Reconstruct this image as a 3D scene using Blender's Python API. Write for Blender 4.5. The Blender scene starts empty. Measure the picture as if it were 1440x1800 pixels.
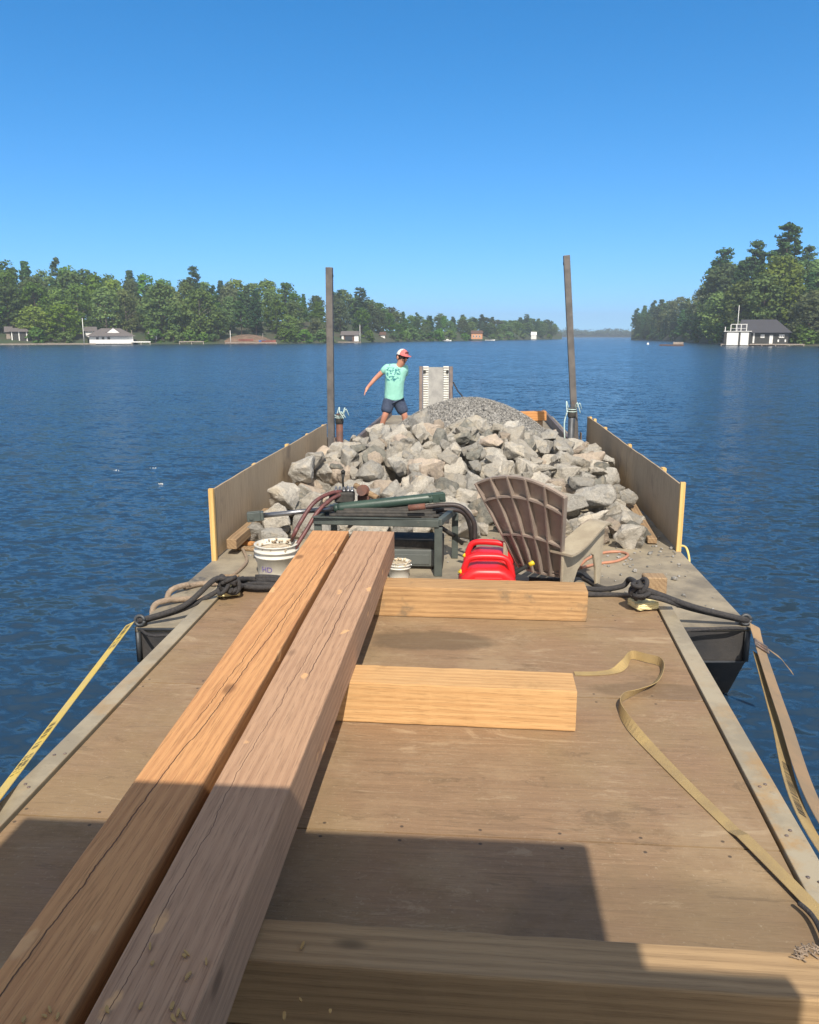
import bpy, bmesh, math, random
from mathutils import Vector, Matrix, noise
from math import radians as R, sin, cos, pi, sqrt
S = bpy.context.scene
COL = S.collection
# ------------------------------------------------------------------ camera, sky, sun
F, CX, CY, CZ = 1442.0, 720.0, 900.0, 2.52
PIT = math.atan(310 / F); YAW = math.atan(118 * cos(PIT) / F)
cd = bpy.data.cameras.new('camera'); cam = bpy.data.objects.new('camera', cd); COL.objects.link(cam)
cam.location = (0, 0, CZ); cam.rotation_euler = (pi / 2 - PIT, 0, YAW)
cd.sensor_fit = 'HORIZONTAL'; cd.sensor_width = 36; cd.lens = 36 * F / 1440
cd.clip_start = .03; cd.clip_end = 9000
S.camera = cam
SUNV = Vector((.175, -.94, 1.0)).normalized()          # towards the sun
ELEV = math.asin(SUNV.z); AZ = math.atan2(SUNV.x, SUNV.y)
sd = bpy.data.lights.new('sun', 'SUN'); sun = bpy.data.objects.new('sun', sd); COL.objects.link(sun)
sd.energy = 4.1; sd.angle = R(.5); sd.color = (1, .92, .80)
sun.rotation_euler = SUNV.to_track_quat('Z', 'Y').to_euler()
W = bpy.data.worlds.new('World'); S.world = W; W.use_nodes = True
wt = W.node_tree; wt.nodes.clear()
sky = wt.nodes.new('ShaderNodeTexSky'); sky.sky_type = 'NISHITA'; sky.sun_disc = False
sky.sun_elevation = ELEV; sky.sun_rotation = AZ
sky.air_density = 1.0; sky.dust_density = .4; sky.ozone_density = 2.5
tc = wt.nodes.new('ShaderNodeTexCoord'); mp = wt.nodes.new('ShaderNodeMapping'); mp.vector_type = 'POINT'
mp.inputs['Scale'].default_value = (1, 1, 1.25); mp.inputs['Location'].default_value = (0, 0, .125)
hs = wt.nodes.new('ShaderNodeHueSaturation'); hs.inputs['Saturation'].default_value = 1.4; hs.inputs['Hue'].default_value = .497; hs.inputs['Value'].default_value = 1.10
bg = wt.nodes.new('ShaderNodeBackground'); bg.inputs['Strength'].default_value = .15
wo = wt.nodes.new('ShaderNodeOutputWorld')
wt.links.new(tc.outputs['Generated'], mp.inputs['Vector']); wt.links.new(mp.outputs[0], sky.inputs[0])
wt.links.new(sky.outputs[0], hs.inputs['Color']); 
# added fill: sky made whiter and brighter overhead and behind to lift the shade
def wn(typ, **kw):
    nd = wt.nodes.new('ShaderNode' + typ)
    for k_, v_ in kw.items(): setattr(nd, k_, v_)
    return nd
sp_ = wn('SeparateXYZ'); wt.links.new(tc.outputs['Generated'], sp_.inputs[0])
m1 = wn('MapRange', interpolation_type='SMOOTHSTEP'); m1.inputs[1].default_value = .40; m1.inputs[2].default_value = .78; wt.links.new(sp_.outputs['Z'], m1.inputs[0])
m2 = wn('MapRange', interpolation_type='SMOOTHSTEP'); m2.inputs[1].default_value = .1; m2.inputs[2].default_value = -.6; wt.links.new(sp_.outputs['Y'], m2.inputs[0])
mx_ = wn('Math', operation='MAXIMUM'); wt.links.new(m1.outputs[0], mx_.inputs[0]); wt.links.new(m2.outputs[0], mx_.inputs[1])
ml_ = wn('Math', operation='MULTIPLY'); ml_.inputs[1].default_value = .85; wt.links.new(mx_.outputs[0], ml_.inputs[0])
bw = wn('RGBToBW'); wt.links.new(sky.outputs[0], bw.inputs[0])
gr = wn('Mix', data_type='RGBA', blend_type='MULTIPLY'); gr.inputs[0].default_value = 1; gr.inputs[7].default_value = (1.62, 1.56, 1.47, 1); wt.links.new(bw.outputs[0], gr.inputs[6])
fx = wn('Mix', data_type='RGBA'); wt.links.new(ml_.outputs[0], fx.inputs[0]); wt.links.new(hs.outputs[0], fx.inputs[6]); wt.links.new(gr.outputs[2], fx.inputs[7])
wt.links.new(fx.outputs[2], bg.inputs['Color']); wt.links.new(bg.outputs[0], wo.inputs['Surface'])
S.view_settings.view_transform = 'Standard'; S.view_settings.look = 'None'
S.view_settings.exposure = .53; S.view_settings.gamma = 1
S.cycles.max_bounces = 6; S.cycles.diffuse_bounces = 4; S.cycles.transparent_max_bounces = 8

# ------------------------------------------------------------------ geometry of the view: pixel -> point on a real plane
def ray(px, py):
    x, y, z = (px - CX) / F, -(py - CY) / F, -1
    fy = -z * cos(PIT) + y * sin(PIT); fz = y * cos(PIT) + z * sin(PIT)
    c, s = cos(YAW), sin(YAW)
    return Vector((c * x - s * fy, s * x + c * fy, fz))
def onz(px, py, z): d = ray(px, py); return Vector((0, 0, CZ)) + d * ((z - CZ) / d.z)
def ony(px, py, Y): d = ray(px, py); return Vector((0, 0, CZ)) + d * (Y / d.y)
def at(px, dist):                                      # a spot on the lake map: azimuth of a pixel column, metres away
    d = ray(px, 590); d.z = 0; d.normalize(); return d * dist

# ------------------------------------------------------------------ materials
class NT:
    def __init__(s, name):
        s.m = bpy.data.materials.new(name); s.m.use_nodes = True; s.t = s.m.node_tree; s.t.nodes.clear()
        s.out = s.n('OutputMaterial')
    def n(s, typ, ins=None, **kw):
        nd = s.t.nodes.new('ShaderNode' + typ)
        for k, v in kw.items(): setattr(nd, k, v)
        for k, v in (ins or {}).items(): s.set(nd.inputs[k], v)
        return nd
    def set(s, sock, v):
        if hasattr(v, 'is_output'): s.t.links.new(v, sock)
        elif isinstance(v, (tuple, list)) and len(v) == 3 and sock.type == 'RGBA': sock.default_value = (*v, 1)
        else: sock.default_value = v
    def coord(s, scale=(1, 1, 1), rnd=0.0, kind='Object'):
        o = s.n('TexCoord').outputs[kind]
        if rnd:
            oi = s.n('ObjectInfo').outputs['Random']
            mu = s.n('Math', {0: oi, 1: rnd}, operation='MULTIPLY').outputs[0]
            o = s.n('VectorMath', {0: o, 1: mu}, operation='ADD').outputs[0]
        return s.n('Mapping', {'Vector': o, 'Scale': scale}).outputs[0]
    def noise(s, v, scale, detail=4, rough=.55, dist=0): return s.n('TexNoise', {'Vector': v, 'Scale': scale, 'Detail': detail, 'Roughness': rough, 'Distortion': dist}).outputs['Fac']
    def mathn(s, op, a, b=0.0, c=0.0, clamp=False): return s.n('Math', {0: a, 1: b, 2: c}, operation=op, use_clamp=clamp).outputs[0]
    def ss(s, v, a, b, lo=0.0, hi=1.0): return s.n('MapRange', {0: v, 1: a, 2: b, 3: lo, 4: hi}, interpolation_type='SMOOTHSTEP').outputs[0]
    def mix(s, f, a, b, mode='MIX'):
        nd = s.n('Mix', data_type='RGBA', blend_type=mode)
        s.set(nd.inputs[0], f); s.set(nd.inputs[6], a); s.set(nd.inputs[7], b); return nd.outputs[2]
    def bump(s, h, st=.3, dist=.01, nrm=None):
        nd = s.n('Bump', {'Height': h, 'Strength': st, 'Distance': dist})
        if nrm is not None: s.set(nd.inputs['Normal'], nrm)
        return nd.outputs[0]
    def pbsdf(s, **k):
        nd = s.n('BsdfPrincipled'); 
        for kk, v in k.items(): s.set(nd.inputs[kk.replace('_', ' ')], v)
        s.t.links.new(nd.outputs[0], s.out.inputs[0]); return nd
    def xyz(s, v):
        nd = s.n('SeparateXYZ', {0: v}); return nd.outputs
def simple(name, c1, c2=None, rough=.6, scale=8, metal=0.0, bump=.15, bscale=60, spec=.5, rnd=10.0, wear=None):
    t = NT(name); c2 = c2 or tuple(x * .7 for x in c1)
    v = t.coord(rnd=rnd)
    f = t.ss(t.noise(v, scale, 5, .6), .32, .68)
    col = t.mix(f, c1, c2)
    if wear: col = t.mix(t.ss(t.noise(v, wear[1], 6, .7), wear[2], wear[2] + .1), col, wear[0])
    t.pbsdf(Base_Color=col, Roughness=rough, Metallic=metal, Specular_IOR_Level=spec, Normal=t.bump(t.noise(v, bscale, 4), bump, .01))
    return t.m
def wood(name, light, dark, axis='y', crack=(), chips=0.0, grain=1.0, rough=.75, stain=None, scl=1.0, knots=True):
    warm = lambda c: (c[0] * .97, c[1] * .96, c[2] * .86)
    light, dark = warm(light), warm(dark)
    if stain: stain = (warm(stain[0]),) + tuple(stain[1:])
    t = NT(name)
    st = {'x': (.032, 1, 1), 'y': (1, .032, 1), 'z': (1, 1, .032)}[axis]
    v = t.coord(rnd=7.0); vs = t.n('Mapping', {'Vector': v, 'Scale': st}).outputs[0]
    warp = t.noise(v, 2.2 * scl, 2)
    g1 = t.noise(vs, 34 * scl, 8, .7, .3); g2 = t.noise(vs, 210 * scl, 4, .65)
    # growth rings cut lengthwise
    w = t.n('TexWave', {'Vector': vs, 'Scale': 13 * scl, 'Distortion': 5.0, 'Detail': 4, 'Detail Scale': 1.2}, wave_type='RINGS', rings_direction=axis.upper()).outputs['Fac']
    f = t.mathn('ADD', t.mathn('MULTIPLY', g1, .75), t.mathn('MULTIPLY', w, .36)); f = t.mathn('ADD', f, t.mathn('MULTIPLY', t.mathn('SUBTRACT', warp, .5), .6))
    col = t.mix(t.ss(f, .3, .95), light, dark)
    col = t.mix(t.mathn('MULTIPLY', t.ss(g2, .48, .68), .5 * grain), col, tuple(x * .45 for x in dark))
    h = t.mathn('ADD', t.mathn('MULTIPLY', g1, .6), t.mathn('MULTIPLY', g2, .5))
    if knots:
        kv = t.n('Mapping', {'Vector': v, 'Scale': tuple(3.2 * (0.45 if a == axis else 1) for a in 'xyz')}).outputs[0]
        vo = t.n('TexVoronoi', {'Vector': kv, 'Scale': 1.0, 'Randomness': 1.0}, feature='F1')
        k = t.ss(vo.outputs['Distance'], .11, .05); col = t.mix(t.mathn('MULTIPLY', k, .75), col, tuple(x * .4 for x in dark))
    if stain: col = t.mix(t.ss(t.noise(v, stain[1], 5, .65), stain[2], stain[2] + .14), col, stain[0])
    if chips:
        vo = t.n('TexVoronoi', {'Vector': t.n('Mapping', {'Vector': t.n('VectorMath', {0: v, 1: t.n('VectorMath', {0: t.n('TexNoise', {'Vector': v, 'Scale': 14.0}).outputs['Color'], 1: (.05, .09, .05)}, operation='MULTIPLY').outputs[0]}, operation='ADD').outputs[0], 'Scale': (8, 3.4, 8)}).outputs[0], 'Scale': 1.0, 'Randomness': 1.0}, feature='F1')
        k = t.mathn('MULTIPLY', t.ss(vo.outputs['Distance'], chips, chips * .6), t.ss(vo.outputs['Color'], .5, .55))
        col = t.mix(t.mathn('MULTIPLY', k, .75), col, (.72, .42, .2)); h = t.mathn('SUBTRACT', h, k)
    if crack:
        o = t.xyz(t.n('TexCoord').outputs['Object']); yy = o['Y']
        for x0, sl, a, wd, y0, y1 in crack:
            n1 = t.n('TexNoise', {'W': t.mathn('ADD', yy, x0 * 37), 'Scale': 1.5, 'Detail': 6, 'Roughness': .66}, noise_dimensions='1D').outputs['Fac']
            xc = t.mathn('ADD', t.mathn('MULTIPLY', t.mathn('SUBTRACT', n1, .5), a), t.mathn('MULTIPLY_ADD', yy, sl, x0))
            d = t.mathn('ABSOLUTE', t.mathn('SUBTRACT', o['X'], xc))
            m = t.mathn('MULTIPLY', t.ss(d, wd, wd * .35), t.mathn('MULTIPLY', t.ss(yy, y0 - .1, y0 + .1), t.ss(yy, y1 + .1, y1 - .1)))
            col = t.mix(t.mathn('MULTIPLY', m, .85), col, (.06, .03, .018)); h = t.mathn('SUBTRACT', h, t.mathn('MULTIPLY', m, 2.5))
    t.pbsdf(Base_Color=col, Roughness=rough, Specular_IOR_Level=.25, Normal=t.bump(h, .5, .004))
    return t.m
M = {}
M['timber_orange'] = wood('timber_orange', (.62, .325, .155), (.49, .24, .115), 'y', crack=[(.02, .022, .055, .003, -2.3, 2.1), (-.02, .015, .07, .002, -.6, 1.0), (.06, -.012, .06, .0016, .3, 1.7)], chips=.21)
M['timber_pink'] = wood('timber_pink', (.495, .307, .208), (.395, .235, .157), 'y', crack=[(.02, .012, .05, .0028, -.2, 2.2), (-.03, .02, .07, .0016, -.6, 1.5), (-.05, .0, .06, .0014, -2.2, -.6)], chips=.17)
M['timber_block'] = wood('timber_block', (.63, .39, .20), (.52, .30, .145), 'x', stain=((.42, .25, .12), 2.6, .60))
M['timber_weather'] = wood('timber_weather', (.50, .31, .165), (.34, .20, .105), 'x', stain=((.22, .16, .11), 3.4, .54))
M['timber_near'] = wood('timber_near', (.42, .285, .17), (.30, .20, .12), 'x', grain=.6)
M['lumber'] = wood('lumber', (.72, .50, .22), (.60, .37, .14), 'z', knots=False, grain=.5)
M['lumber_old'] = wood('lumber_old', (.36, .25, .16), (.24, .155, .1), 'y', knots=False)
M['lumber_fresh'] = wood('lumber_fresh', (.66, .33, .14), (.48, .21, .08), 'x')
M['ply_wall'] = wood('ply_wall', (.48, .37, .27), (.38, .285, .205), 'z', rough=.85, stain=((.27, .205, .16), 1.6, .56), scl=.7, knots=False)
def deck_ply():
    t = NT('deck_plywood'); v = t.coord(kind='Object')
    vs = t.n('Mapping', {'Vector': v, 'Scale': (.045, 1, 1)}).outputs[0]
    g = t.noise(vs, 60, 8, .72, .3); g2 = t.noise(vs, 230, 4, .65)
    big = t.noise(v, .9, 5, .6); mid = t.noise(v, 4.5, 8, .72); fine = t.noise(v, 55, 5, .75)
    col = t.mix(t.ss(g, .30, .74), (.30, .193, .112), (.215, .139, .083))
    col = t.mix(t.mathn('MULTIPLY', t.ss(big, .42, .62), .7), col, (.275, .195, .105))
    col = t.mix(t.mathn('MULTIPLY', t.ss(mid, .52, .74), .55), col, (.165, .112, .06))
    col = t.mix(t.mathn('MULTIPLY', t.ss(t.noise(v, 1.5, 6, .7), .50, .68), .5), col, (.36, .26, .155))
    sc = t.mathn('MULTIPLY', t.ss(t.noise(v, 2.2, 4, .65), .50, .64), t.ss(g2, .5, .62))
    col = t.mix(t.mathn('MULTIPLY', sc, .6), col, (.47, .36, .235))
    col = t.mix(t.mathn('MULTIPLY', t.ss(g2, .5, .7), .35), col, (.11, .072, .042))
    col = t.mix(t.mathn('MULTIPLY', t.ss(fine, .56, .7), .35), col, (.42, .33, .22))
    sp = t.mathn('MULTIPLY', t.ss(fine, .66, .72), t.ss(t.noise(v, 1.7, 2), .5, .6)); col = t.mix(t.mathn('MULTIPLY', sp, .6), col, (.5, .42, .3))
    scf = t.noise(t.n('Mapping', {'Vector': v, 'Scale': (.5, 1.6, 1), 'Rotation': (0, 0, .5)}).outputs[0], 3.1, 7, .78, 1.5)
    col = t.mix(t.mathn('MULTIPLY', t.ss(scf, .56, .66), .5), col, (.44, .33, .21)); col = t.mix(t.mathn('MULTIPLY', t.ss(scf, .44, .36), .45), col, (.13, .088, .052))
    sdk = t.ss(t.noise(v, 90, 3, .6), .70, .74); col = t.mix(t.mathn('MULTIPLY', sdk, .5), col, (.06, .045, .03))
    # damp patches with an outline of their own
    o = t.xyz(v); wob = t.mathn('MULTIPLY', t.mathn('SUBTRACT', t.noise(v, 3.2, 4), .5), .4)
    for cx, cy, sx, sy, dk in ((-.22, 4.62, .42, .17, .62), (.95, 4.0, .35, .1, .4), (.62, 2.2, .55, .35, .35)):
        dx = t.mathn('DIVIDE', t.mathn('SUBTRACT', o['X'], cx), sx); dy = t.mathn('DIVIDE', t.mathn('SUBTRACT', o['Y'], cy), sy)
        q = t.mathn('ADD', t.mathn('SQRT', t.mathn('ADD', t.mathn('MULTIPLY', dx, dx), t.mathn('MULTIPLY', dy, dy))), t.mathn('MULTIPLY', wob, 2.2))
        col = t.mix(t.mathn('MULTIPLY', t.ss(q, 1.05, .75), dk), col, (.11, .08, .05))
    fx = t.mathn('MULTIPLY', t.mathn('SUBTRACT', t.mathn('FRACT', t.mathn('ADD', t.mathn('DIVIDE', o['X'], .29), .35)), .5), .29)
    for yS in (1.42, 1.50, 2.635, 2.72, 3.85, 3.94, 5.07, 5.16):
        dy = t.mathn('SUBTRACT', t.mathn('ADD', o['Y'], t.mathn('MULTIPLY', wob, .05)), yS); dd = t.mathn('SQRT', t.mathn('ADD', t.mathn('MULTIPLY', fx, fx), t.mathn('MULTIPLY', dy, dy)))
        col = t.mix(t.mathn('MULTIPLY', t.ss(dd, .0085, .005), .8), col, (.055, .042, .034))
    h = t.mathn('ADD', t.mathn('MULTIPLY', g, .8), t.mathn('MULTIPLY', g2, .4))
    t.pbsdf(Base_Color=col, Roughness=t.ss(mid, .4, .7, .62, .85), Specular_IOR_Level=.3, Normal=t.bump(h, .45, .003))
    return t.m
M['deck_ply'] = deck_ply()
def steel_strip():
    t = NT('strip_steel'); v = t.coord()
    f = t.ss(t.noise(v, 3, 5, .65), .4, .62); o = t.xyz(v)
    rust = t.mathn('MULTIPLY', t.ss(t.noise(v, 2.2, 6, .7), .46, .62), t.ss(o['Y'], 4.9, 2.6))
    col = t.mix(f, (.42, .355, .245), (.31, .26, .18)); col = t.mix(t.mathn('MULTIPLY', rust, .8), col, (.42, .245, .085))
    vm = t.noise(v, 26, 5, .7); col = t.mix(t.mathn('MULTIPLY', t.ss(vm, .6, .75), .5), col, (.14, .10, .07))
    t.pbsdf(Base_Color=col, Roughness=.55, Metallic=.15, Normal=t.bump(vm, .25, .004)); return t.m
M['strip'] = steel_strip()
M['barge_deck'] = simple('barge_deck', (.33, .28, .20), (.18, .155, .118), .8, 3.0, bump=.4, bscale=40, wear=((.085, .08, .075), 2.3, .60))
M['barge_steel'] = simple('barge_steel', (.028, .028, .03), (.05, .045, .042), .55, 4, bump=.2, wear=((.10, .06, .04), 5, .66))
M['rust_steel'] = simple('rust_steel', (.20, .155, .135), (.125, .105, .10), .6, 6, metal=.3, bump=.3, wear=((.16, .075, .045), 7, .58))
M['spud_steel'] = simple('spud_steel', (.155, .14, .13), (.095, .09, .088), .6, 6, metal=.3, bump=.3, wear=((.19, .11, .075), 5, .6))
M['grey_steel'] = simple('grey_steel', (.085, .09, .10), (.05, .055, .06), .5, 6, metal=.3, bump=.15)
M['pipe_rust'] = simple('pipe_rust', (.17, .07, .045), (.09, .05, .04), .7, 9, bump=.3)
M['machine_green'] = simple('machine_green', (.085, .10, .09), (.055, .065, .06), .55, 5, bump=.12, wear=((.17, .15, .12), 6, .66))
M['ram_green'] = simple('ram_green', (.038, .07, .054), (.028, .052, .042), .4, 6, bump=.1, wear=((.13, .12, .09), 9, .66))
M['chrome'] = simple('chrome', (.30, .31, .33), (.22, .22, .23), .32, 8, metal=.85, bump=.05)
M['black_oily'] = simple('black_oily', (.026, .025, .023), (.06, .053, .045), .75, 14, bump=.4)
M['panel_grey'] = simple('panel_grey', (.125, .135, .125), (.10, .11, .105), .55, 4, bump=.08)
M['hose'] = simple('hose_red', (.15, .05, .045), (.085, .035, .035), .5, 20, bump=.2)
M['hose_dark'] = simple('hose_dark', (.05, .035, .032), (.03, .026, .026), .5, 20, bump=.2)
M['hose_orange'] = simple('hose_orange', (.48, .22, .13), (.38, .18, .12), .55, 12)
M['rope_black'] = simple('rope_black', (.03, .029, .032), (.055, .05, .048), .85, 60, bump=.8, bscale=140)
M['rope_tan'] = simple('rope_tan', (.34, .26, .19), (.24, .18, .13), .85, 40, bump=.7, bscale=120)
M['rope_teal'] = simple('rope_teal', (.42, .62, .60), (.62, .68, .64), .8, 40, bump=.6, bscale=120)
M['rope_yellow'] = simple('rope_yellow', (.75, .6, .22), (.6, .45, .15), .8, 40, bump=.5)
M['foam'] = simple('foam_cream', (.80, .72, .42), (.70, .60, .32), .95, 14, bump=.12)
M['pail'] = simple('pail_white', (.66, .64, .58), (.52, .49, .42), .4, 5, bump=.05, wear=((.45, .38, .28), 8, .68))
M['pail_inside'] = simple('pail_crust', (.62, .53, .38), (.30, .22, .15), .9, 26, bump=.8, bscale=40)
M['purple'] = simple('purple_ink', (.17, .12, .36), None, .5)
M['can_red'] = simple('can_red', (.66, .018, .022), (.56, .014, .018), .38, 3, bump=.04, bscale=30)
M['can_yellow'] = simple('can_yellow', (.85, .62, .03), None, .45)
M['chair'] = simple('chair_plastic', (.31, .25, .205), (.24, .195, .165), .6, 6, bump=.12, wear=((.40, .35, .29), 5, .60))
M['chair_arm'] = simple('chair_plastic_dusty', (.40, .345, .25), (.30, .25, .18), .7, 7, bump=.15, wear=((.22, .19, .155), 6, .60))
M['strap_olive'] = simple('strap_olive', (.40, .285, .12), (.31, .22, .105), .85, 6, bump=.5, bscale=260)
M['strap_yellow'] = simple('strap_yellow', (.66, .47, .085), (.56, .43, .16), .8, 4, bump=.4, bscale=260)
M['strap_brown'] = simple('strap_brown', (.31, .205, .115), (.25, .18, .11), .85, 5, bump=.4, bscale=260, wear=((.2, .15, .11), 9, .62))
M['ink'] = simple('black_ink', (.02, .02, .018), None, .7)
M['chip'] = simple('chip_tan', (.52, .33, .12), (.40, .25, .09), .8, 30)
M['white_ramp'] = simple('ramp_white', (.72, .71, .66), (.55, .53, .48), .55, 9, bump=.2)
M['ramp_grey'] = simple('ramp_grey', (.33, .32, .30), (.24, .235, .225), .7, 6, bump=.2)
M['skin'] = simple('skin', (.56, .27, .18), (.50, .22, .15), .55, 10, bump=.05)
M['denim'] = simple('denim', (.055, .075, .125), (.035, .05, .09), .9, 30, bump=.3)
M['cap_red'] = simple('cap_red', (.62, .17, .16), (.54, .13, .13), .8, 20)
M['cap_white'] = simple('cap_white', (.74, .70, .66), (.6, .56, .52), .85, 40)
M['glasses'] = simple('glasses', (.012, .012, .013), None, .12)
M['hair'] = simple('hair_brown', (.06, .035, .02), None, .8)
M['shoe'] = simple('shoe', (.1, .09, .08), None, .8)
M['white_paint'] = simple('white_paint', (.80, .79, .76), (.72, .71, .68), .6, 4)
M['roof_grey'] = simple('roof_grey', (.15, .13, .125), (.10, .09, .088), .85, 5, bump=.3, bscale=30)
M['roof_dark'] = simple('roof_dark', (.055, .055, .065), (.04, .04, .047), .8, 5, bump=.3, bscale=30)
M['siding_dark'] = simple('siding_dark', (.05, .05, .045), (.035, .035, .032), .8, 5)
M['siding_brown'] = simple('siding_brown', (.13, .07, .045), (.09, .05, .035), .8, 5)
M['siding_orange'] = simple('siding_orange', (.62, .30, .15), (.5, .24, .12), .8, 5)
M['glass_dark'] = simple('glass_dark', (.02, .025, .03), None, .1)
M['dock'] = simple('dock_wood', (.34, .29, .24), (.24, .2, .17), .85, 3)
M['red_paint'] = simple('red_paint', (.34, .12, .09), None, .6)
M['blue_paint'] = simple('blue_paint', (.1, .2, .5), None, .6)
M['bark'] = simple('bark', (.13, .10, .08), (.075, .055, .045), .9, 2, bump=.5, bscale=8)
M['bark_pale'] = simple('bark_pale', (.34, .28, .23), (.22, .18, .15), .9, 2, bump=.5, bscale=8)
M['wheelhouse'] = simple('wheelhouse_paint', (.82, .79, .74), (.76, .73, .68), .5, 3)
def leaf(name, a, b, trans=.38):
    t = NT(name); oi = t.n('ObjectInfo').outputs['Random']
    v = t.coord(rnd=30.0); f = t.ss(t.noise(v, .45, 3), .35, .65)
    col = t.mix(f, a, b)
    col = t.n('HueSaturation', {'Hue': t.ss(oi, 0, 1, .482, .515), 'Saturation': t.ss(t.mathn('FRACT', t.mathn('MULTIPLY', oi, 7.3)), 0, 1, .8, 1.1), 'Value': t.ss(t.mathn('FRACT', t.mathn('MULTIPLY', oi, 13.7)), 0, 1, .72, 1.22), 'Color': col}).outputs[0]
    d = t.n('BsdfDiffuse', {'Color': col}); tr = t.n('BsdfTranslucent', {'Color': col}); mx = t.n('MixShader', {0: trans, 1: d.outputs[0], 2: tr.outputs[0]})
    t.t.links.new(mx.outputs[0], t.out.inputs[0]); return t.m
M['leaf_green'] = leaf('leaf_green', (.105, .195, .046), (.155, .26, .062))
M['leaf_light'] = leaf('leaf_light', (.20, .285, .06), (.155, .24, .055))
M['leaf_dark'] = leaf('leaf_dark', (.05, .105, .045), (.08, .145, .058), .25)
M['leaf_olive'] = leaf('leaf_olive', (.15, .195, .075), (.115, .165, .062))
def gravel_mat():
    t = NT('gravel'); v = t.coord(); vo = t.n('TexVoronoi', {'Vector': v, 'Scale': 42.0}, feature='F1')
    g = t.xyz(vo.outputs['Color'])['X']; c = t.mix(t.ss(g, .1, .95), (.17, .165, .155), (.37, .355, .33))
    t.pbsdf(Base_Color=c, Roughness=.9, Normal=t.bump(vo.outputs['Distance'], .8, .02)); return t.m
M['gravel'] = gravel_mat()
def rock_mat(name, a, b, sp):
    t = NT(name); v = t.coord(rnd=40.0)
    n1 = t.noise(v, 5, 6, .7); n2 = t.noise(v, 22, 7, .78); n3 = t.noise(v, 1.9, 3, .5)
    col = t.mix(t.ss(n1, .34, .66), a, b)
    col = t.mix(t.mathn('MULTIPLY', t.ss(n2, .47, .62), .6), col, sp)
    col = t.mix(t.mathn('MULTIPLY', t.ss(n3, .5, .72), .45), col, (.44, .37, .27))
    oi = t.n('ObjectInfo').outputs['Random']
    col = t.n('HueSaturation', {'Value': t.ss(oi, 0, 1, .92, 1.34), 'Color': col}).outputs[0]
    h = t.mathn('ADD', n1, t.mathn('MULTIPLY', n2, .35))
    t.pbsdf(Base_Color=col, Roughness=.9, Specular_IOR_Level=.2, Normal=t.bump(h, 1.0, .035)); return t.m
ROCKM = [('pale beige', rock_mat('rock_beige', (.47, .435, .375), (.375, .35, .305), (.22, .19, .15))),
         ('warm grey', rock_mat('rock_grey', (.43, .41, .37), (.325, .31, .28), (.17, .155, .13))),
         ('dark slate', rock_mat('rock_slate', (.22, .215, .19), (.145, .145, .13), (.32, .305, .26))),
         ('pinkish tan', rock_mat('rock_pink', (.48, .40, .32), (.38, .32, .265), (.25, .2, .155)))]
def tee_mat():
    t = NT('tee_mint'); o = t.n('TexCoord').outputs['Object']; q = t.xyz(o)
    n = t.noise(o, 20, 3); m = t.mathn('MULTIPLY', t.ss(t.noise(o, 26, 4, .6), .45, .55), t.mathn('MULTIPLY', t.ss(t.mathn('ABSOLUTE', t.mathn('SUBTRACT', q['Z'], 1.20)), .16, .09), t.ss(q['Y'], .0, -.05)))
    m = t.mathn('MULTIPLY', m, t.ss(t.mathn('ABSOLUTE', t.mathn('SUBTRACT', q['X'], .0)), .16, .10))
    c = t.mix(n, (.33, .66, .54), (.25, .56, .46)); c = t.mix(m, c, (.03, .17, .20))
    t.pbsdf(Base_Color=c, Roughness=.9, Normal=t.bump(t.noise(o, 9, 4), .6, .03)); return t.m
M['tee'] = tee_mat()
def water_mat():                                        # wind chop: slopes come straight from noise fields, so far water keeps its roughness
    t = NT('lake_water'); v = t.n('TexCoord').outputs['Object']; tot = None
    for sc, st, rot, amp, det in ((.45, .55, .3, .30, 3), (2.6, .5, -.2, 1.0, 5), (8.5, .6, .15, 1.75, 5)):
        mp_ = t.n('Mapping', {'Vector': v, 'Scale': (st, 1, 1), 'Rotation': (0, 0, rot)}).outputs[0]
        c = t.n('TexNoise', {'Vector': mp_, 'Scale': sc, 'Detail': det, 'Roughness': .55, 'Distortion': .4}).outputs['Color']
        c = t.n('VectorMath', {0: c, 1: (.5, .5, .5)}, operation='SUBTRACT').outputs[0]
        c = t.n('VectorMath', {0: c, 1: (amp * .5, amp, 0)}, operation='MULTIPLY').outputs[0]
        tot = c if tot is None else t.n('VectorMath', {0: tot, 1: c}, operation='ADD').outputs[0]
    patch = t.ss(t.noise(v, .035, 4, .6), .35, .65, .80, 1.08)
    tot = t.n('VectorMath', {0: tot, 'Scale': patch}, operation='SCALE').outputs[0]
    nn = t.n('VectorMath', {0: t.n('VectorMath', {0: tot, 1: (0, 0, 1)}, operation='ADD').outputs[0]}, operation='NORMALIZE').outputs[0]
    t.pbsdf(Base_Color=(.017, .040, .072), Roughness=.2, IOR=1.33, Normal=nn); return t.m
M['water'] = water_mat()
def land_mat():
    t = NT('forest_floor'); v = t.coord(); f = t.ss(t.noise(v, .12, 6, .65), .4, .6)
    t.pbsdf(Base_Color=t.mix(f, (.04, .065, .026), (.06, .06, .036)), Roughness=1.0); return t.m
M['land'] = land_mat()

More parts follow.
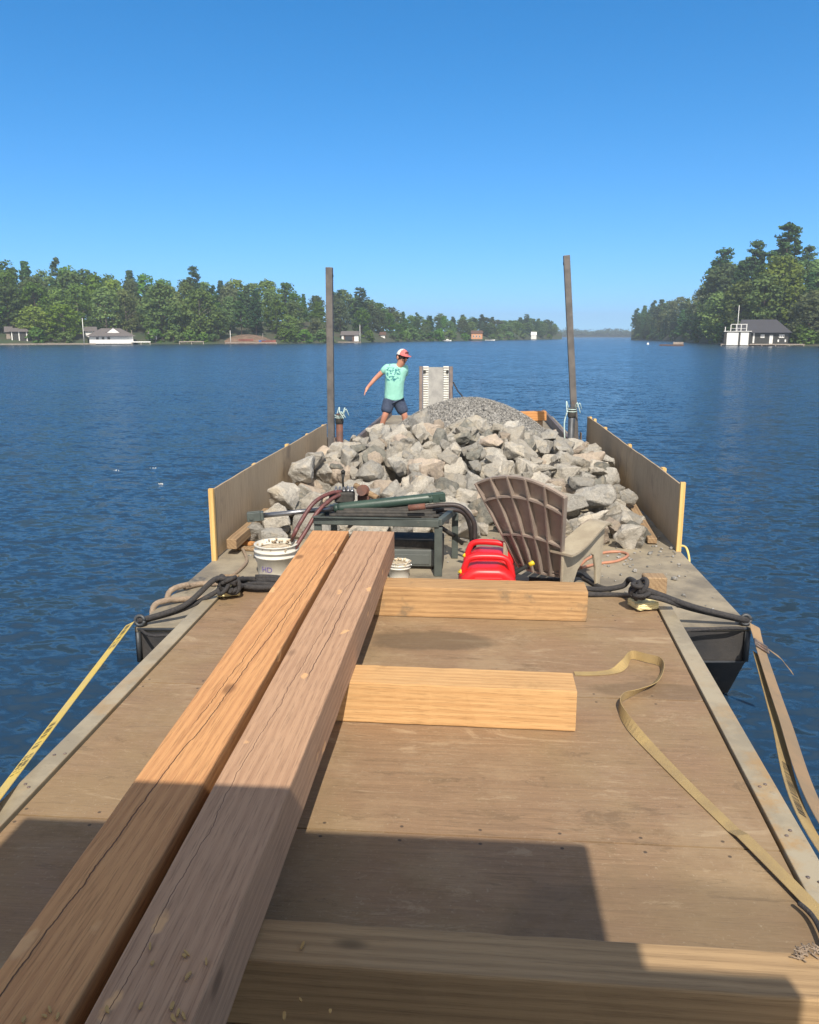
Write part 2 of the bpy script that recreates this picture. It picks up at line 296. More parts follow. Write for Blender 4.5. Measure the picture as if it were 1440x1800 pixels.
# ------------------------------------------------------------------ mesh helpers
def new(): return bmesh.new()
def place(bm, vs, mtx):
    bmesh.ops.transform(bm, matrix=mtx, verts=vs)
def box(bm, x0, x1, y0, y1, z0, z1, bev=0.0, mtx=None, seg=1):
    r = bmesh.ops.create_cube(bm, size=1.0, matrix=Matrix.Translation(((x0 + x1) / 2, (y0 + y1) / 2, (z0 + z1) / 2)) @ Matrix.Diagonal((x1 - x0, y1 - y0, z1 - z0, 1)))
    vs = r['verts']
    if bev:
        es = list({e for v in vs for e in v.link_edges})
        vs = list({v for f in bmesh.ops.bevel(bm, geom=es, offset=bev, segments=seg, affect='EDGES', profile=.6)['faces'] for v in f.verts} | {v for v in vs if v.is_valid})
    if mtx: place(bm, vs, mtx)
    return vs
def quadbox(bm, pts, z0, z1):                          # prism over a plan outline
    b = [bm.verts.new((p[0], p[1], z0)) for p in pts]; t = [bm.verts.new((p[0], p[1], z1)) for p in pts]; n = len(pts)
    bm.faces.new(b[::-1]); bm.faces.new(t)
    for i in range(n): bm.faces.new((b[i], b[(i + 1) % n], t[(i + 1) % n], t[i]))
def prism(bm, outline, depth, mtx):                    # outline in local xz, thickness along y
    a = [bm.verts.new(mtx @ Vector((p[0], -depth / 2, p[1]))) for p in outline]; b = [bm.verts.new(mtx @ Vector((p[0], depth / 2, p[1]))) for p in outline]; n = len(outline)
    bm.faces.new(a); bm.faces.new(b[::-1])
    for i in range(n): bm.faces.new((a[(i + 1) % n], a[i], b[i], b[(i + 1) % n]))
def spline(pts, n=6):
    P = [Vector(p) for p in pts]; out = []
    for i in range(len(P) - 1):
        p0, p1, p2, p3 = P[max(i - 1, 0)], P[i], P[i + 1], P[min(i + 2, len(P) - 1)]
        for k in range(n):
            t = k / n
            out.append(.5 * ((2 * p1) + (p2 - p0) * t + (2 * p0 - 5 * p1 + 4 * p2 - p3) * t * t + (3 * p1 - p0 - 3 * p2 + p3) * t ** 3))
    out.append(P[-1]); return out
def tube(bm, pts, r, n=8, smooth=True, sub=0, twist=None):
    P = spline(pts, sub) if sub else [Vector(p) for p in pts]
    rr = r if isinstance(r, (list, tuple)) else [r] * len(P)
    if len(rr) != len(P): rr = [rr[0] + (rr[-1] - rr[0]) * i / (len(P) - 1) for i in range(len(P))]
    rings = []; up = None
    for i, p in enumerate(P):
        d = (P[min(i + 1, len(P) - 1)] - P[max(i - 1, 0)])
        if d.length < 1e-9: d = Vector((0, 0, 1))
        d.normalize()
        if up is None: up = Vector((0, 0, 1)) if abs(d.z) < .9 else Vector((1, 0, 0))
        u = up - d * up.dot(d)
        if u.length < 1e-4: u = d.orthogonal()
        u.normalize(); up = u; w = d.cross(u)
        rings.append([bm.verts.new(p + (u * cos(2 * pi * k / n) + w * sin(2 * pi * k / n)) * rr[i]) for k in range(n)])
    for a, b in zip(rings, rings[1:]):
        for k in range(n):
            f = bm.faces.new((a[k], a[(k + 1) % n], b[(k + 1) % n], b[k])); f.smooth = smooth
    bm.faces.new(rings[0][::-1]); bm.faces.new(rings[-1])
def lathe(bm, prof, n=24, mtx=None, cap=True):
    rings = [[bm.verts.new((r * cos(2 * pi * k / n), r * sin(2 * pi * k / n), z)) for k in range(n)] for r, z in prof]
    for a, b in zip(rings, rings[1:]):
        for k in range(n):
            f = bm.faces.new((a[k], a[(k + 1) % n], b[(k + 1) % n], b[k])); f.smooth = True
    if cap: bm.faces.new(rings[0][::-1]); bm.faces.new(rings[-1])
    if mtx: place(bm, [v for r in rings for v in r], mtx)
def ribbon(bm, rows, th=.003):                          # rows of (left point, right point): a strap with thickness
    prev = None
    for i, (a, b) in enumerate(rows):
        a, b = Vector(a), Vector(b)
        j = min(i + 1, len(rows) - 1); k = max(i - 1, 0)
        d = (Vector(rows[j][0]) - Vector(rows[k][0])); nrm = (b - a).cross(d)
        nrm = nrm.normalized() * th / 2 if nrm.length > 1e-9 else Vector((0, 0, th / 2))
        q = [bm.verts.new(p) for p in (a + nrm, b + nrm, b - nrm, a - nrm)]
        if prev:
            for m in range(4): bm.faces.new((prev[m], prev[(m + 1) % 4], q[(m + 1) % 4], q[m]))
        else: bm.faces.new(q[::-1])
        prev = q
    bm.faces.new(prev)
def obj(name, bm, m, parent=None, loc=None, smooth=None, mods=()):
    me = bpy.data.meshes.new(name); bmesh.ops.recalc_face_normals(bm, faces=bm.faces[:]); bm.to_mesh(me); bm.free()
    if smooth is not None:
        for p in me.polygons: p.use_smooth = smooth
    o = bpy.data.objects.new(name, me); COL.objects.link(o)
    if m: me.materials.append(m if not isinstance(m, str) else M[m])
    if parent: o.parent = parent
    if loc: o.location = loc
    return o
def tag(o, label=None, cat=None, group=None, kind=None):
    if label: o['label'] = label
    if cat: o['category'] = cat
    if group: o['group'] = group
    if kind: o['kind'] = kind
    return o
def thing(name, label, cat, loc=(0, 0, 0), rz=0, group=None):
    o = bpy.data.objects.new(name, None); COL.objects.link(o); o.location = loc; o.rotation_euler = (0, 0, rz); o.empty_display_size = .1
    return tag(o, label, cat, group)
def ring(c, r, n=16, tilt=Matrix.Identity(3), a0=0, a1=2 * pi):
    return [Vector(c) + tilt @ Vector((cos(a0 + (a1 - a0) * k / n) * r, sin(a0 + (a1 - a0) * k / n) * r, 0)) for k in range(n + 1)]
def bevmod(o, w=.004, seg=2):
    b = o.modifiers.new('bevel', 'BEVEL'); b.width = w; b.segments = seg; b.limit_method = 'ANGLE'; b.angle_limit = R(40); return o

# ------------------------------------------------------------------ lake
bm = new()
bm.faces.new([bm.verts.new(p) for p in ((-1800, -150, 0), (1800, -150, 0), (1800, 2200, 0), (-1800, 2200, 0))])
tag(obj('water', bm, 'water'), kind='structure')
BD, TD = .62, .74                                       # barge deck, tug deck
BX0, BX1, BY0, BY1 = -2.24, 1.86, 5.12, 20.0
# ------------------------------------------------------------------ barge
barge = thing('work_barge', 'low dark steel work barge carrying rocks and gravel ahead of the tug', 'barge', (0, 0, 0))
bm = new(); quadbox(bm, [(BX0, 5.02), (BX1, 5.36), (BX1, BY1), (BX0, BY1)], BD - .03, BD)
obj('deck', bm, 'barge_deck', barge)
bm = new()
pf = [(0.0, BD - .031), (0.0, .37), (.55, -.3)]
L = [bm.verts.new((BX0 + .012, 5.03 + d, z)) for d, z in pf]; Rr = [bm.verts.new((BX1 - .012, 5.37 + d, z)) for d, z in pf]
L2 = [bm.verts.new((BX0 + .012, BY1 - d, z)) for d, z in ((.01, BD - .031), (.01, .37), (1.5, -.3))]; R2 = [bm.verts.new((BX1 - .012, BY1 - d, z)) for d, z in ((.01, BD - .031), (.01, .37), (1.5, -.3))]
for a in (0, 1):
    bm.faces.new((L[a], Rr[a], Rr[a + 1], L[a + 1])); bm.faces.new((L2[a], L2[a + 1], R2[a + 1], R2[a]))
bm.faces.new((L[0], L[1], L[2], L2[2], L2[1], L2[0])); bm.faces.new((Rr[0], R2[0], R2[1], R2[2], Rr[2], Rr[1])); bm.faces.new((L[0], L2[0], R2[0], Rr[0])); bm.faces.new((L[2], Rr[2], R2[2], L2[2]))
hull = obj('hull', bm, 'barge_steel', barge)
bm = new()                                             # weld beads and worn bright edge on the stern plate
for z, r in ((BD - .012, .010), (.372, .008)):
    tube(bm, [(BX0 + .02, 5.018, z), (BX1 - .02, 5.355, z)], r, 6)
for x, y in ((BX0 + .02, 5.02), (BX1 - .02, 5.35)): tube(bm, [(x, y, BD - .03), (x, y, .38)], .02, 6)
obj('edge_angle', bm, 'grey_steel', hull)
bm = new()
box(bm, 1.60, 1.66, 12.9, BY1 - .1, BD, BD + .17); box(bm, 1.52, 1.598, 12.9, 13.05, BD, BD + .15); obj('coaming', bm, 'rust_steel', barge)
bm = new(); box(bm, BX0 + .16, BX0 + .22, 13.2, BY1 - .1, BD, BD + .17); obj('coaming', bm, 'rust_steel', barge)
for sx, sy in ((BX0 + .035, 5.06), (BX1 - .035, 5.40)):
    bm = new(); box(bm, sx - .03, sx + .03, sy - .03, sy + .03, BD, BD + .03, .008)
    tube(bm, ring((sx, sy - .03, BD + .045), .032, 14, Matrix.Rotation(R(80), 3, 'X')), .012, 8)
    obj('corner_ring', bm, 'grey_steel', barge)
# grit and wood crumbs round the foot of the rock pile
random.seed(9); bm = new()
for i in range(900):
    x = random.uniform(-2.1, 1.8); y = random.triangular(6.6, 9.5, 7.6) if i % 3 else random.uniform(5.6, 7.4); s = random.uniform(.005, .018) * (1.6 if random.random() < .06 else 1)
    if i % 3 == 0 and x < .6 : continue
    bmesh.ops.create_icosphere(bm, subdivisions=1, radius=s, matrix=Matrix.Translation((x, y, BD + s * .5)) @ Matrix.Rotation(random.random() * 6, 4, 'Z') @ Matrix.Diagonal((1, .75, .6, 1)))
tag(obj('stone_grit', bm, 'gravel'), 'fine grey stone grit scattered over the barge deck at the foot of the rocks', 'grit', kind='stuff')

# ------------------------------------------------------------------ tug foredeck
tug = thing('push_tug', 'plywood decked push tug with steel edge strips behind the barge', 'tug', (0, 0, 0))
def ex(y, side):                                        # inner edges of the strips
    return (-1.69 - .012 * y) if side < 0 else (.985 + .047 * y)
bm = new()
ys = [-.6, 1.46, 2.675, 3.895, 5.115, 5.56]
for a, b in zip(ys, ys[1:]):
    splits = [None] if a < 2 else [None]
    quadbox(bm, [(ex(a, -1) + .012, a + .008), (ex(a, 1) - .012, a + .008), (ex(b, 1) - .012, b), (ex(b, -1) + .012, b)], TD - .02, TD + random.uniform(-.0015, .0015))
obj('plywood_deck', bm, 'deck_ply', tug)
bm = new(); quadbox(bm, [(-1.75, -.6), (1.05, -.6), (1.28, 5.5), (-1.80, 5.5)], TD - .075, TD - .021); obj('deck_frame', bm, 'barge_steel', tug)
for s in (-1, 1):
    bm = new(); w = .095 if s < 0 else .105
    a, b = -.6, 5.60
    quadbox(bm, [(ex(a, s), a), (ex(a, s) + s * w * 1.02, a), (ex(b, s) + s * w * .9, b), (ex(b, s), b)][::s], TD - .06, TD + .012)
    st = bevmod(obj('edge_strip', bm, 'strip', tug), .004)
    for k in range(9):
        yy = .5 + k * .33 + random.uniform(-.06, .06)
        for q in (.015, .05):
            if random.random() < .75:
                bm = new(); lathe(bm, [(.007, 0), (.007, .003), (.004, .0045)], 8, Matrix.Translation((ex(yy, s) + s * (q + random.uniform(0, .02)), yy + random.uniform(-.03, .03), TD + .012))); obj('bolt', bm, 'rust_steel', st)
bm = new(); h0 = [(-1.76, -.6), (1.04, -.6), (1.2, 4.4), (-1.76, 4.4)]
quadbox(bm, h0, -.3, TD - .076); obj('hull', bm, 'barge_steel', tug)
# wheelhouse just behind the camera: its roof and body throw the shadow over the foredeck
house = tug
bm = new(); box(bm, -1.5, 1.17, -.14, -.08, TD, TD + 1.3); box(bm, -1.5, -1.3, -.14, -.08, TD + 1.302, 2.94); box(bm, 1.0, 1.17, -.14, -.08, TD + 1.302, 2.94); box(bm, -1.298, .998, -.14, -.08, 2.80, 2.94)
box(bm, -1.5, -1.44, -3.0, -.142, TD, 2.94); box(bm, 1.11, 1.17, -3.0, -.142, TD, 2.94); box(bm, -1.438, 1.108, -3.0, -2.94, TD, 2.94); box(bm, -1.5, 1.17, -3.0, -.08, 2.942, 2.99)
wh = obj('wheelhouse', bm, 'wheelhouse', tug)
bm = new(); box(bm, -1.23, .86, -2.8, .30, 3.22, 3.262, .008); box(bm, -1.0, .7, -2.6, -.25, 2.992, 3.218); obj('roof', bm, 'wheelhouse', wh)
bm = new(); box(bm, -1.297, .997, -.12, -.112, TD + 1.304, 2.798); obj('window_pane', bm, 'glass_dark', wh)

# ------------------------------------------------------------------ timbers on the foredeck
def timber(name, label, cx, cy, z0, w, l, h, m, rz=0, group='squared timbers on the foredeck', wob=.0):
    bm = new(); n = 24; rows = []
    ax = l / 2; random.seed(int(cx * 1000 + cy * 77) & 0xffff)
    horizontal = m in ('timber_near', 'timber_block', 'timber_weather', 'lumber_fresh')
    prev = None
    for i in range(n + 1):
        t = -ax + l * i / n
        j = lambda: random.uniform(-1, 1) * wob
        pts = [(-w / 2 + j(), 0), (w / 2 + j(), 0), (w / 2 + j(), h + j()), (-w / 2 + j(), h + j())]
        q = [bm.verts.new((t, p[0], p[1]) if horizontal else (p[0], t, p[1])) for p in pts]
        if prev:
            for k in range(4): bm.faces.new((prev[k], prev[(k + 1) % 4], q[(k + 1) % 4], q[k]))
        else: bm.faces.new(q[::-1])
        prev = q
    bm.faces.new(prev)
    o = obj(name, bm, m, loc=(cx, cy, z0)); o.rotation_euler.z = rz
    bevmod(o, .006, 2); return tag(o, label, 'timber', group)
def long_timber(label, m, far, near, seed):               # a baulk sawn with some taper: (left x, right x, y) at both ends
    random.seed(seed); cx = (sum(far[:2]) + sum(near[:2])) / 4; cy = (far[2] + near[2]) / 2; bm = new(); prev = None
    for k in range(29):
        t = k / 28; y = near[2] + (far[2] - near[2]) * t - cy; a = near[0] + (far[0] - near[0]) * t - cx; b = near[1] + (far[1] - near[1]) * t - cx; j = lambda: random.uniform(-.0014, .0014)
        q = [bm.verts.new(p) for p in ((a + j(), y, 0), (b + j(), y, 0), (b + j(), y, .198 + j()), (a + j(), y, .198 + j()))]
        if prev:
            for n in range(4): bm.faces.new((prev[n], prev[(n + 1) % 4], q[(n + 1) % 4], q[n]))
        else: bm.faces.new(q[::-1])
        prev = q
    bm.faces.new(prev); return tag(bevmod(obj('squared_timber', bm, m, loc=(cx, cy, .942)), .006, 2), label, 'timber', 'squared timbers on the foredeck')
long_timber('long orange-brown squared timber, the left one of the pair laid along the deck', 'timber_orange', (-1.163, -.897, 5.71), (-1.02, -.812, .9), 1)
long_timber('long pinkish brown squared timber nearer the middle, beside the red fuel cans', 'timber_pink', (-.868, -.567, 5.73), (-.772, -.556, .9), 2)
timber('squared_timber', 'weathered short cross timber lying just in front of the red fuel cans', -.02, 5.13, TD + .002, .21, 1.50, .20, 'timber_weather', R(-.3), wob=.0018)
timber('squared_timber', 'pale fresh short cross timber in the middle of the open plywood', -.19, 3.635, TD + .002, .215, 1.35, .20, 'timber_block', R(-.8), wob=.0018)
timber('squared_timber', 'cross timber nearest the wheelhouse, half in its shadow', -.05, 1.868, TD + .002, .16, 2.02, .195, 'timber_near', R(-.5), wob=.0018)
timber('support_timber', 'short cross bearer under the far ends of the long timbers', -1.0, 5.02, TD + .002, .15, .42, .197, 'timber_weather', wob=.001)
random.seed(4)
chips = []  # pale chips added in place of specks on the window glass
for i in range(44):
    px, py = random.choice([(random.gauss(225, 30), random.gauss(1678, 14)), (random.gauss(330, 45), random.gauss(1690, 24)), (random.uniform(40, 260), random.uniform(1770, 1800)), (random.uniform(430, 600), random.uniform(1640, 1790)), (random.uniform(300, 400), random.uniform(1770, 1795))])
    q_ = onz(px, py, 1.14).x; z = 1.141 if -1.0 < q_ < -.83 or -.76 < q_ < -.58 else None
    if z is None:
        p = onz(px, py, TD)
        if p.x < -.5: continue
        if 1.80 < p.y < 2.15 : p = onz(px, py, TD + .2)
        if 1.70 < p.y < 1.81 or p.y < 1.3: continue
    else: p = onz(px, py, 1.141)
    if p.x > .4: continue
    if chips and i % 4: o = bpy.data.objects.new('speck_chip', random.choice(chips).data); COL.objects.link(o)
    else:
        bm = new(); n = 9; ang = [2 * pi * k / n for k in range(n)]
        quadbox(bm, [(cos(a) * .008 * random.uniform(.7, 1.2), sin(a) * .015 * random.uniform(.6, 1.3)) for a in ang], 0, .003); o = obj('speck_chip', bm, 'chip'); chips.append(o)
    o.location = (p.x, p.y, p.z + .003); o.rotation_euler = (0, random.uniform(-.1, .1), R(random.gauss(25, 22))); o.scale = (random.uniform(.3, .6), random.uniform(.35, .9), 1)
    tag(o, 'pale chip added for a speck on the window glass, in the wheelhouse shadow', 'wood chip', 'added pale specks at the near end of the deck')

# ------------------------------------------------------------------ plywood side boards on the barge
def sideboard(side, y0, y1, label):
    x = BX0 + .015 if side < 0 else BX1 - .015
    t = thing('plywood_side_wall', label, 'wall', (x, y0, BD))
    n = 2; Ls = (y1 - y0); c = [0, Ls * (.55 if side < 0 else .42), Ls]
    for a, b in zip(c, c[1:]):
        bm = new(); dz = random.uniform(-.01, .012)
        prev = None; nn = 10
        for k in range(nn + 1):
            yy = a + .004 + (b - a - .008) * k / nn; bow = .012 * sin(pi * k / nn) * side + random.uniform(-.002, .002); zt = .605 + dz + random.uniform(-.003, .003)
            q = [bm.verts.new(p) for p in ((bow - .008, yy, .012), (bow + .008, yy, .012), (bow + .008, yy, zt), (bow - .008, yy, zt))]
            if prev:
                for m in range(4): bm.faces.new((prev[m], prev[(m + 1) % 4], q[(m + 1) % 4], q[m]))
            else: bm.faces.new(q[::-1])
            prev = q
        bm.faces.new(prev); obj('panel', bm, 'ply_wall', t)
    posts = [0.0, c[1] * .5, c[1], (c[1] + c[2]) / 2, c[2] - .04] if side < 0 else [0.0, .9, c[1] + .1, (c[1] + c[2]) / 2 + .2, c[2] - .55, c[2] - .05]
    for k, yy in enumerate(posts):
        o_ = .010 * side
        bm = new(); h = .63 if k == 0 else random.uniform(.585, .618)
        if k == 0: box(bm, -.02 if side > 0 else -.022, .022 if side > 0 else .02, -.045, -.006, -.02, h)   # end stud, its edge to the camera
        else: box(bm, *((.022, .06) if side > 0 else (-.06, -.022)), yy - .02, yy + .07, -.1, h)
        obj('post', bm, 'lumber', t)
    return t
sideboard(-1, 6.72, 12.15, 'brown plywood side wall with pale end post along the left barge edge')
sideboard(1, 7.36, 13.7, 'brown plywood side wall with pale end post along the right barge edge')
def plank(label, a, b, w, h, m, z=BD, roll=0):
    bm = new(); a, b = Vector(a), Vector(b); d = (b - a); l = d.length
    box(bm, -w / 2, w / 2, 0, l, 0, h, .004)
    o = obj('loose_plank', bm, m); o.location = (a.x, a.y, a.z); o.rotation_euler = (math.asin(d.z / l), roll, math.atan2(-d.x, d.y)); return tag(o, label, 'plank', 'loose lumber on the barge')
p = onz(405, 960, BD); plank('brown lumber length lying along the foot of the left plywood wall', (-2.12, 6.85, BD + .06), (-2.08, 8.0, BD + .10), .09, .09, 'lumber_old')
plank('brown lumber length leaning at the foot of the right plywood wall', (1.66, 7.55, BD + .01), (1.70, 9.0, BD + .1), .085, .05, 'lumber_old')
q0 = ony(906, 731, 15.2)
bm = new(); box(bm, 0, .56, -.1, .1, 0, .165, .004); tag(obj('timber_end', bm, 'lumber_fresh', loc=(q0.x, 15.2, q0.z - .09)), 'bright orange timber end sticking out right of the gravel mound', 'timber', 'loose lumber on the barge').rotation_euler = (0, R(-1.5), R(3))
bm = new(); box(bm, -.12, .75, -.08, .08, 0, .10, .01); 
tag(obj('timber_bearer', bm, 'lumber_old', loc=(q0.x, 15.2, BD)), 'dark bearer block under the bright orange timber end', 'timber')
bm = new(); box(bm, .1, .5, -.06, .06, 0, max(.02, q0.z - .09 - BD - .102)); tag(obj('timber_bearer', bm, 'lumber_old', loc=(q0.x, 15.2, BD + .101)), 'upper bearer block right under the orange timber end', 'timber')

random.seed(14)
for lab, px, py, m in (('orange-brown scrap of wood lying in front of the left plywood wall', 428, 957, 'lumber_fresh'), ('small tan wood scrap between the left plank and the white pail', 440, 968, 'lumber_old'), ('short broken stick by the foot of the left front rocks', 448, 950, 'lumber_fresh')):
    p = onz(px, py, BD); bm = new(); l = random.uniform(.10, .17); box(bm, -l, l, -.035, .035, 0, .028, .004)
    for v in bm.verts: v.co.y += .18 * v.co.x * random.uniform(.6, 1); v.co.z += random.uniform(0, .006)
    tag(obj('wood_scrap', bm, m, loc=(p.x, p.y, BD + .002)), lab, 'wood scrap', 'loose lumber on the barge').rotation_euler.z = random.uniform(-.6, .9)
# ------------------------------------------------------------------ spud poles and mooring bitts
def pole(label, pb, pt, Y, Yt=None):
    b = ony(*pb, Y); t_ = ony(*pt, Yt or Y); b.z = BD
    th = thing('spud_pole', label, 'pole', b, group='steel spud poles on the barge')
    d = t_ - b; l = d.length; rot = d.to_track_quat('Z', 'Y').to_matrix().to_4x4()
    bm = new(); w = .05
    pr = [(-w, -w), (w, -w), (w, w), (-w, w)]
    A = [bm.verts.new(rot @ Vector((x, y, 0))) for x, y in pr]; B = [bm.verts.new(rot @ Vector((x, y, l))) for x, y in pr]
    for k in range(4): bm.faces.new((A[k], A[(k + 1) % 4], B[(k + 1) % 4], B[k]))
    bm.faces.new(A[::-1]); 
    I = [bm.verts.new(rot @ Vector((x * .8, y * .8, l))) for x, y in pr]; J = [bm.verts.new(rot @ Vector((x * .8, y * .8, l - .3))) for x, y in pr]
    for k in range(4): bm.faces.new((B[k], B[(k + 1) % 4], I[(k + 1) % 4], I[k])); bm.faces.new((I[k], I[(k + 1) % 4], J[(k + 1) % 4], J[k]))
    bm.faces.new(J)
    bevmod(obj('tube', bm, 'spud_steel', th), .008)
    bm = new(); r_ = rot.copy(); lathe(bm, [(.022, 0), (.022, .006)], 12, rot @ Matrix.Translation((0, -w - .002, l - .12)) @ Matrix.Rotation(R(90), 4, 'X')); obj('pin_hole', bm, 'ink', th)
    bm = new(); box(bm, -.09, .09, -.09, .09, 0, .025); box(bm, -.075, -.055, -.075, .075, .026, .35); box(bm, .055, .075, -.075, .075, .026, .35); obj('spud_well', bm, 'rust_steel', th)
    return th
pole('tall rusty square spud pole beside the far end of the left plywood wall', (583, 812), (579, 470), 12.6)
pole('tall rusty square spud pole leaning in at the right plywood wall', (1013, 790), (996, 449), 13.6)
def bitt(label, pb, top, Y, mname, tealup):
    b = ony(*pb, Y); b.z = BD; tz = ony(*top, Y).z
    th = thing('mooring_post', label, 'mooring post', b, group='short mooring posts near the spud poles')
    bm = new(); h = tz - BD
    lathe(bm, [(.09, 0), (.09, .02), (.055, .021), (.055, h - .02), (.045, h)], 14); obj('post', bm, mname, th)
    bm = new(); lathe(bm, [(.062, h - .16), (.066, h - .15), (.066, h - .02), (.06, h - .01)], 14); obj('collar', bm, 'black_oily', th)
    bm = new(); random.seed(int(Y * 10))
    for k in range(2): tube(bm, ring((0, 0, h - .06 + .035 * k), .072, 12, Matrix.Rotation(random.uniform(-.3, .3), 3, 'X')), .007, 6)
    for k in range(5):
        a = random.uniform(0, 6.3); tube(bm, [(.075 * cos(a), .075 * sin(a), h), (.12 * cos(a), .12 * sin(a) - .02, h + random.uniform(.03, tealup)), (.15 * cos(a + .4), .14 * sin(a + .4), h - random.uniform(.0, .1))], .008, 6, sub=5)
    tube(bm, [(-.075, -.03, h - .05), (-.12, -.05, h - .25), (-.10, -.05, h - .55)], .011, 6, sub=5)
    tag(obj('rope_tangle', bm, 'rope_teal'), 'pale teal rope tangled on the ' + ('left' if b.x < 0 else 'right') + ' mooring post', 'rope', 'teal ropes on the mooring posts').location = b
bitt('short rusty mooring post with teal rope, right of the left spud pole', (598, 805), (598, 727), 12.9, 'pipe_rust', .10)
bitt('dark mooring post with teal rope, left of the right spud pole', (1003, 787), (1003, 716), 13.5, 'grey_steel', .18)

# ------------------------------------------------------------------ bow ramp
Yr = 17.2; a = ony(738, 712, Yr); b = ony(795, 712, Yr); tz = ony(765, 643, Yr).z - BD; w = b.x - a.x
rp = thing('bow_ramp', 'raised white and grey loading ramp with rusty side rails at the bow', 'ramp', ((a.x + b.x) / 2, Yr, BD)); rp.rotation_euler = (R(-9), 0, R(4))
bm = new(); box(bm, -w * .22, w * .22, -.02, .02, .02, tz - .02); obj('centre_plate', bm, 'ramp_grey', rp)
for s in (-1, 1):
    bm = new(); x0, x1 = sorted((s * w * .225, s * w * .40))
    box(bm, x0, x1, .005, .02, .02, tz)
    for k in range(26): box(bm, x0 + .004, x1 - .004, -.035, .003, .03 + k * tz / 26.3, .03 + k * tz / 26.3 + tz / 42, .004)
    obj('slatted_track', bm, 'white_ramp', rp)
    bm = new(); x0, x1 = sorted((s * w * .41, s * w * .52)); box(bm, x0, x1, -.07, .05, .0, tz - .01, .006); obj('side_rail', bm, 'rust_steel', rp)
    bm = new(); lathe(bm, [(.03, 0), (.03, .03)], 12, Matrix.Translation((s * w * .35, -.036, tz - .12)) @ Matrix.Rotation(R(90), 4, 'X')); obj('bolt', bm, 'ink', rp)
bm = new(); c0 = ony(797, 672, Yr); c1 = ony(815, 702, Yr - 1.0); tube(bm, [c0, (c0 + c1) / 2 + Vector((0, 0, -.02)), c1, Vector((c1.x + .25, c1.y - .4, BD))], .014, 6, sub=4)
tag(obj('ramp_cable', bm, 'rope_black'), 'dark cable running down from the right rail of the bow ramp', 'cable')

# ------------------------------------------------------------------ gravel mound
def smooth(a, b, x): t = min(1, max(0, (x - a) / (b - a))); return t * t * (3 - 2 * t)
def gh(x, y):
    r = sqrt(((x + .10) / 1.62) ** 2 + ((y - 13.3) / 1.75) ** 2)
    return .93 * max(0, 1 - r ** 1.9) ** .9 if r < 1 else 0
random.seed(21); bm = new(); n = 90; grid = []
for i in range(n + 1):
    row = []
    for j in range(n + 1):
        x = -1.6 + 3.3 * i / n; y = 11.5 + 3.6 * j / n; h = gh(x, y)
        z = BD - .03 + h + (random.uniform(-.018, .018) + .03 * noise.noise((x * 5, y * 5, 2))) * min(1, h * 8)
        row.append(bm.verts.new((x, y, z)))
    grid.append(row)
for i in range(n):
    for j in range(n): bm.faces.new((grid[i][j], grid[i + 1][j], grid[i + 1][j + 1], grid[i][j + 1]))
proto = [(Vector(v.co), ) for v in []]
for i in range(9000):
    x = random.uniform(-1.5, 1.6); y = random.uniform(11.7, 14.6); h = gh(x, y)
    if h < .02: continue
    s = random.uniform(.008, .019); r = [Vector((random.uniform(.6, 1.1) * s * a, random.uniform(.6, 1.1) * s * b, random.uniform(.6, 1.1) * s * c)) for a, b, c in ((1, 0, 0), (-1, 0, 0), (0, 1, 0), (0, -1, 0), (0, 0, 1), (0, 0, -1))]
    q = Matrix.Rotation(random.uniform(0, 6), 3, Vector((random.random(), random.random(), random.random() + .1)))
    v = [bm.verts.new(q @ p + Vector((x, y, BD + h))) for p in r]
    for f in ((0, 2, 4), (2, 1, 4), (1, 3, 4), (3, 0, 4), (2, 0, 5), (1, 2, 5), (3, 1, 5), (0, 3, 5)): bm.faces.new([v[k] for k in f])
tag(obj('gravel_mound', bm, 'gravel'), 'rounded mound of fine grey gravel behind the rock pile', 'gravel', kind='stuff')

# ------------------------------------------------------------------ rocks
def rock_mesh(seed):
    random.seed(seed); bm = new()
    sc = Vector((1, random.uniform(.75, 1.0), random.uniform(.68, .95)))
    for k in range(random.randint(9, 14)):
        d = Vector((random.gauss(0, 1), random.gauss(0, 1), random.gauss(0, 1))).normalized()
        d = Vector((math.copysign(abs(d.x) ** .75, d.x), math.copysign(abs(d.y) ** .75, d.y), math.copysign(abs(d.z) ** .75, d.z))) * random.uniform(.85, 1.1)
        bm.verts.new(Vector((d.x * sc.x, d.y * sc.y, d.z * sc.z)))
    r = bmesh.ops.convex_hull(bm, input=bm.verts[:])
    bmesh.ops.delete(bm, geom=[g for g in r['geom_interior'] if isinstance(g, bmesh.types.BMVert)], context='VERTS')
    bmesh.ops.dissolve_limit(bm, angle_limit=R(14), verts=bm.verts[:], edges=bm.edges[:])
    bmesh.ops.bevel(bm, geom=bm.edges[:] , offset=.035, segments=1, affect='EDGES', clamp_overlap=True)
    bmesh.ops.triangulate(bm, faces=bm.faces[:])
    for it in range(3): bmesh.ops.subdivide_edges(bm, edges=[e for e in bm.edges if e.calc_length() > .13], cuts=1, use_grid_fill=True)
    bmesh.ops.triangulate(bm, faces=bm.faces[:]); bm.normal_update()
    off = Vector((seed * 3.1, seed * 1.7, 0))
    for v in bm.verts:
        v.co += v.normal * (noise.noise(v.co * 2.2 + off) * .09 + noise.noise(v.co * 6 + off) * .03 + abs(noise.noise(v.co * 13 + off)) * .022)
    me = bpy.data.meshes.new('rock'); bmesh.ops.recalc_face_normals(bm, faces=bm.faces[:]); bm.to_mesh(me); bm.free()
    for p in me.polygons: p.use_smooth = True
    me.set_sharp_from_angle(angle=R(21))
    return me
ROCKS = []
for k in range(22):
    base = rock_mesh(100 + k)
    vs = []
    for tn, mm in ROCKM:
        c = base.copy(); c.materials.append(mm); vs.append(c)
    ROCKS.append(vs)
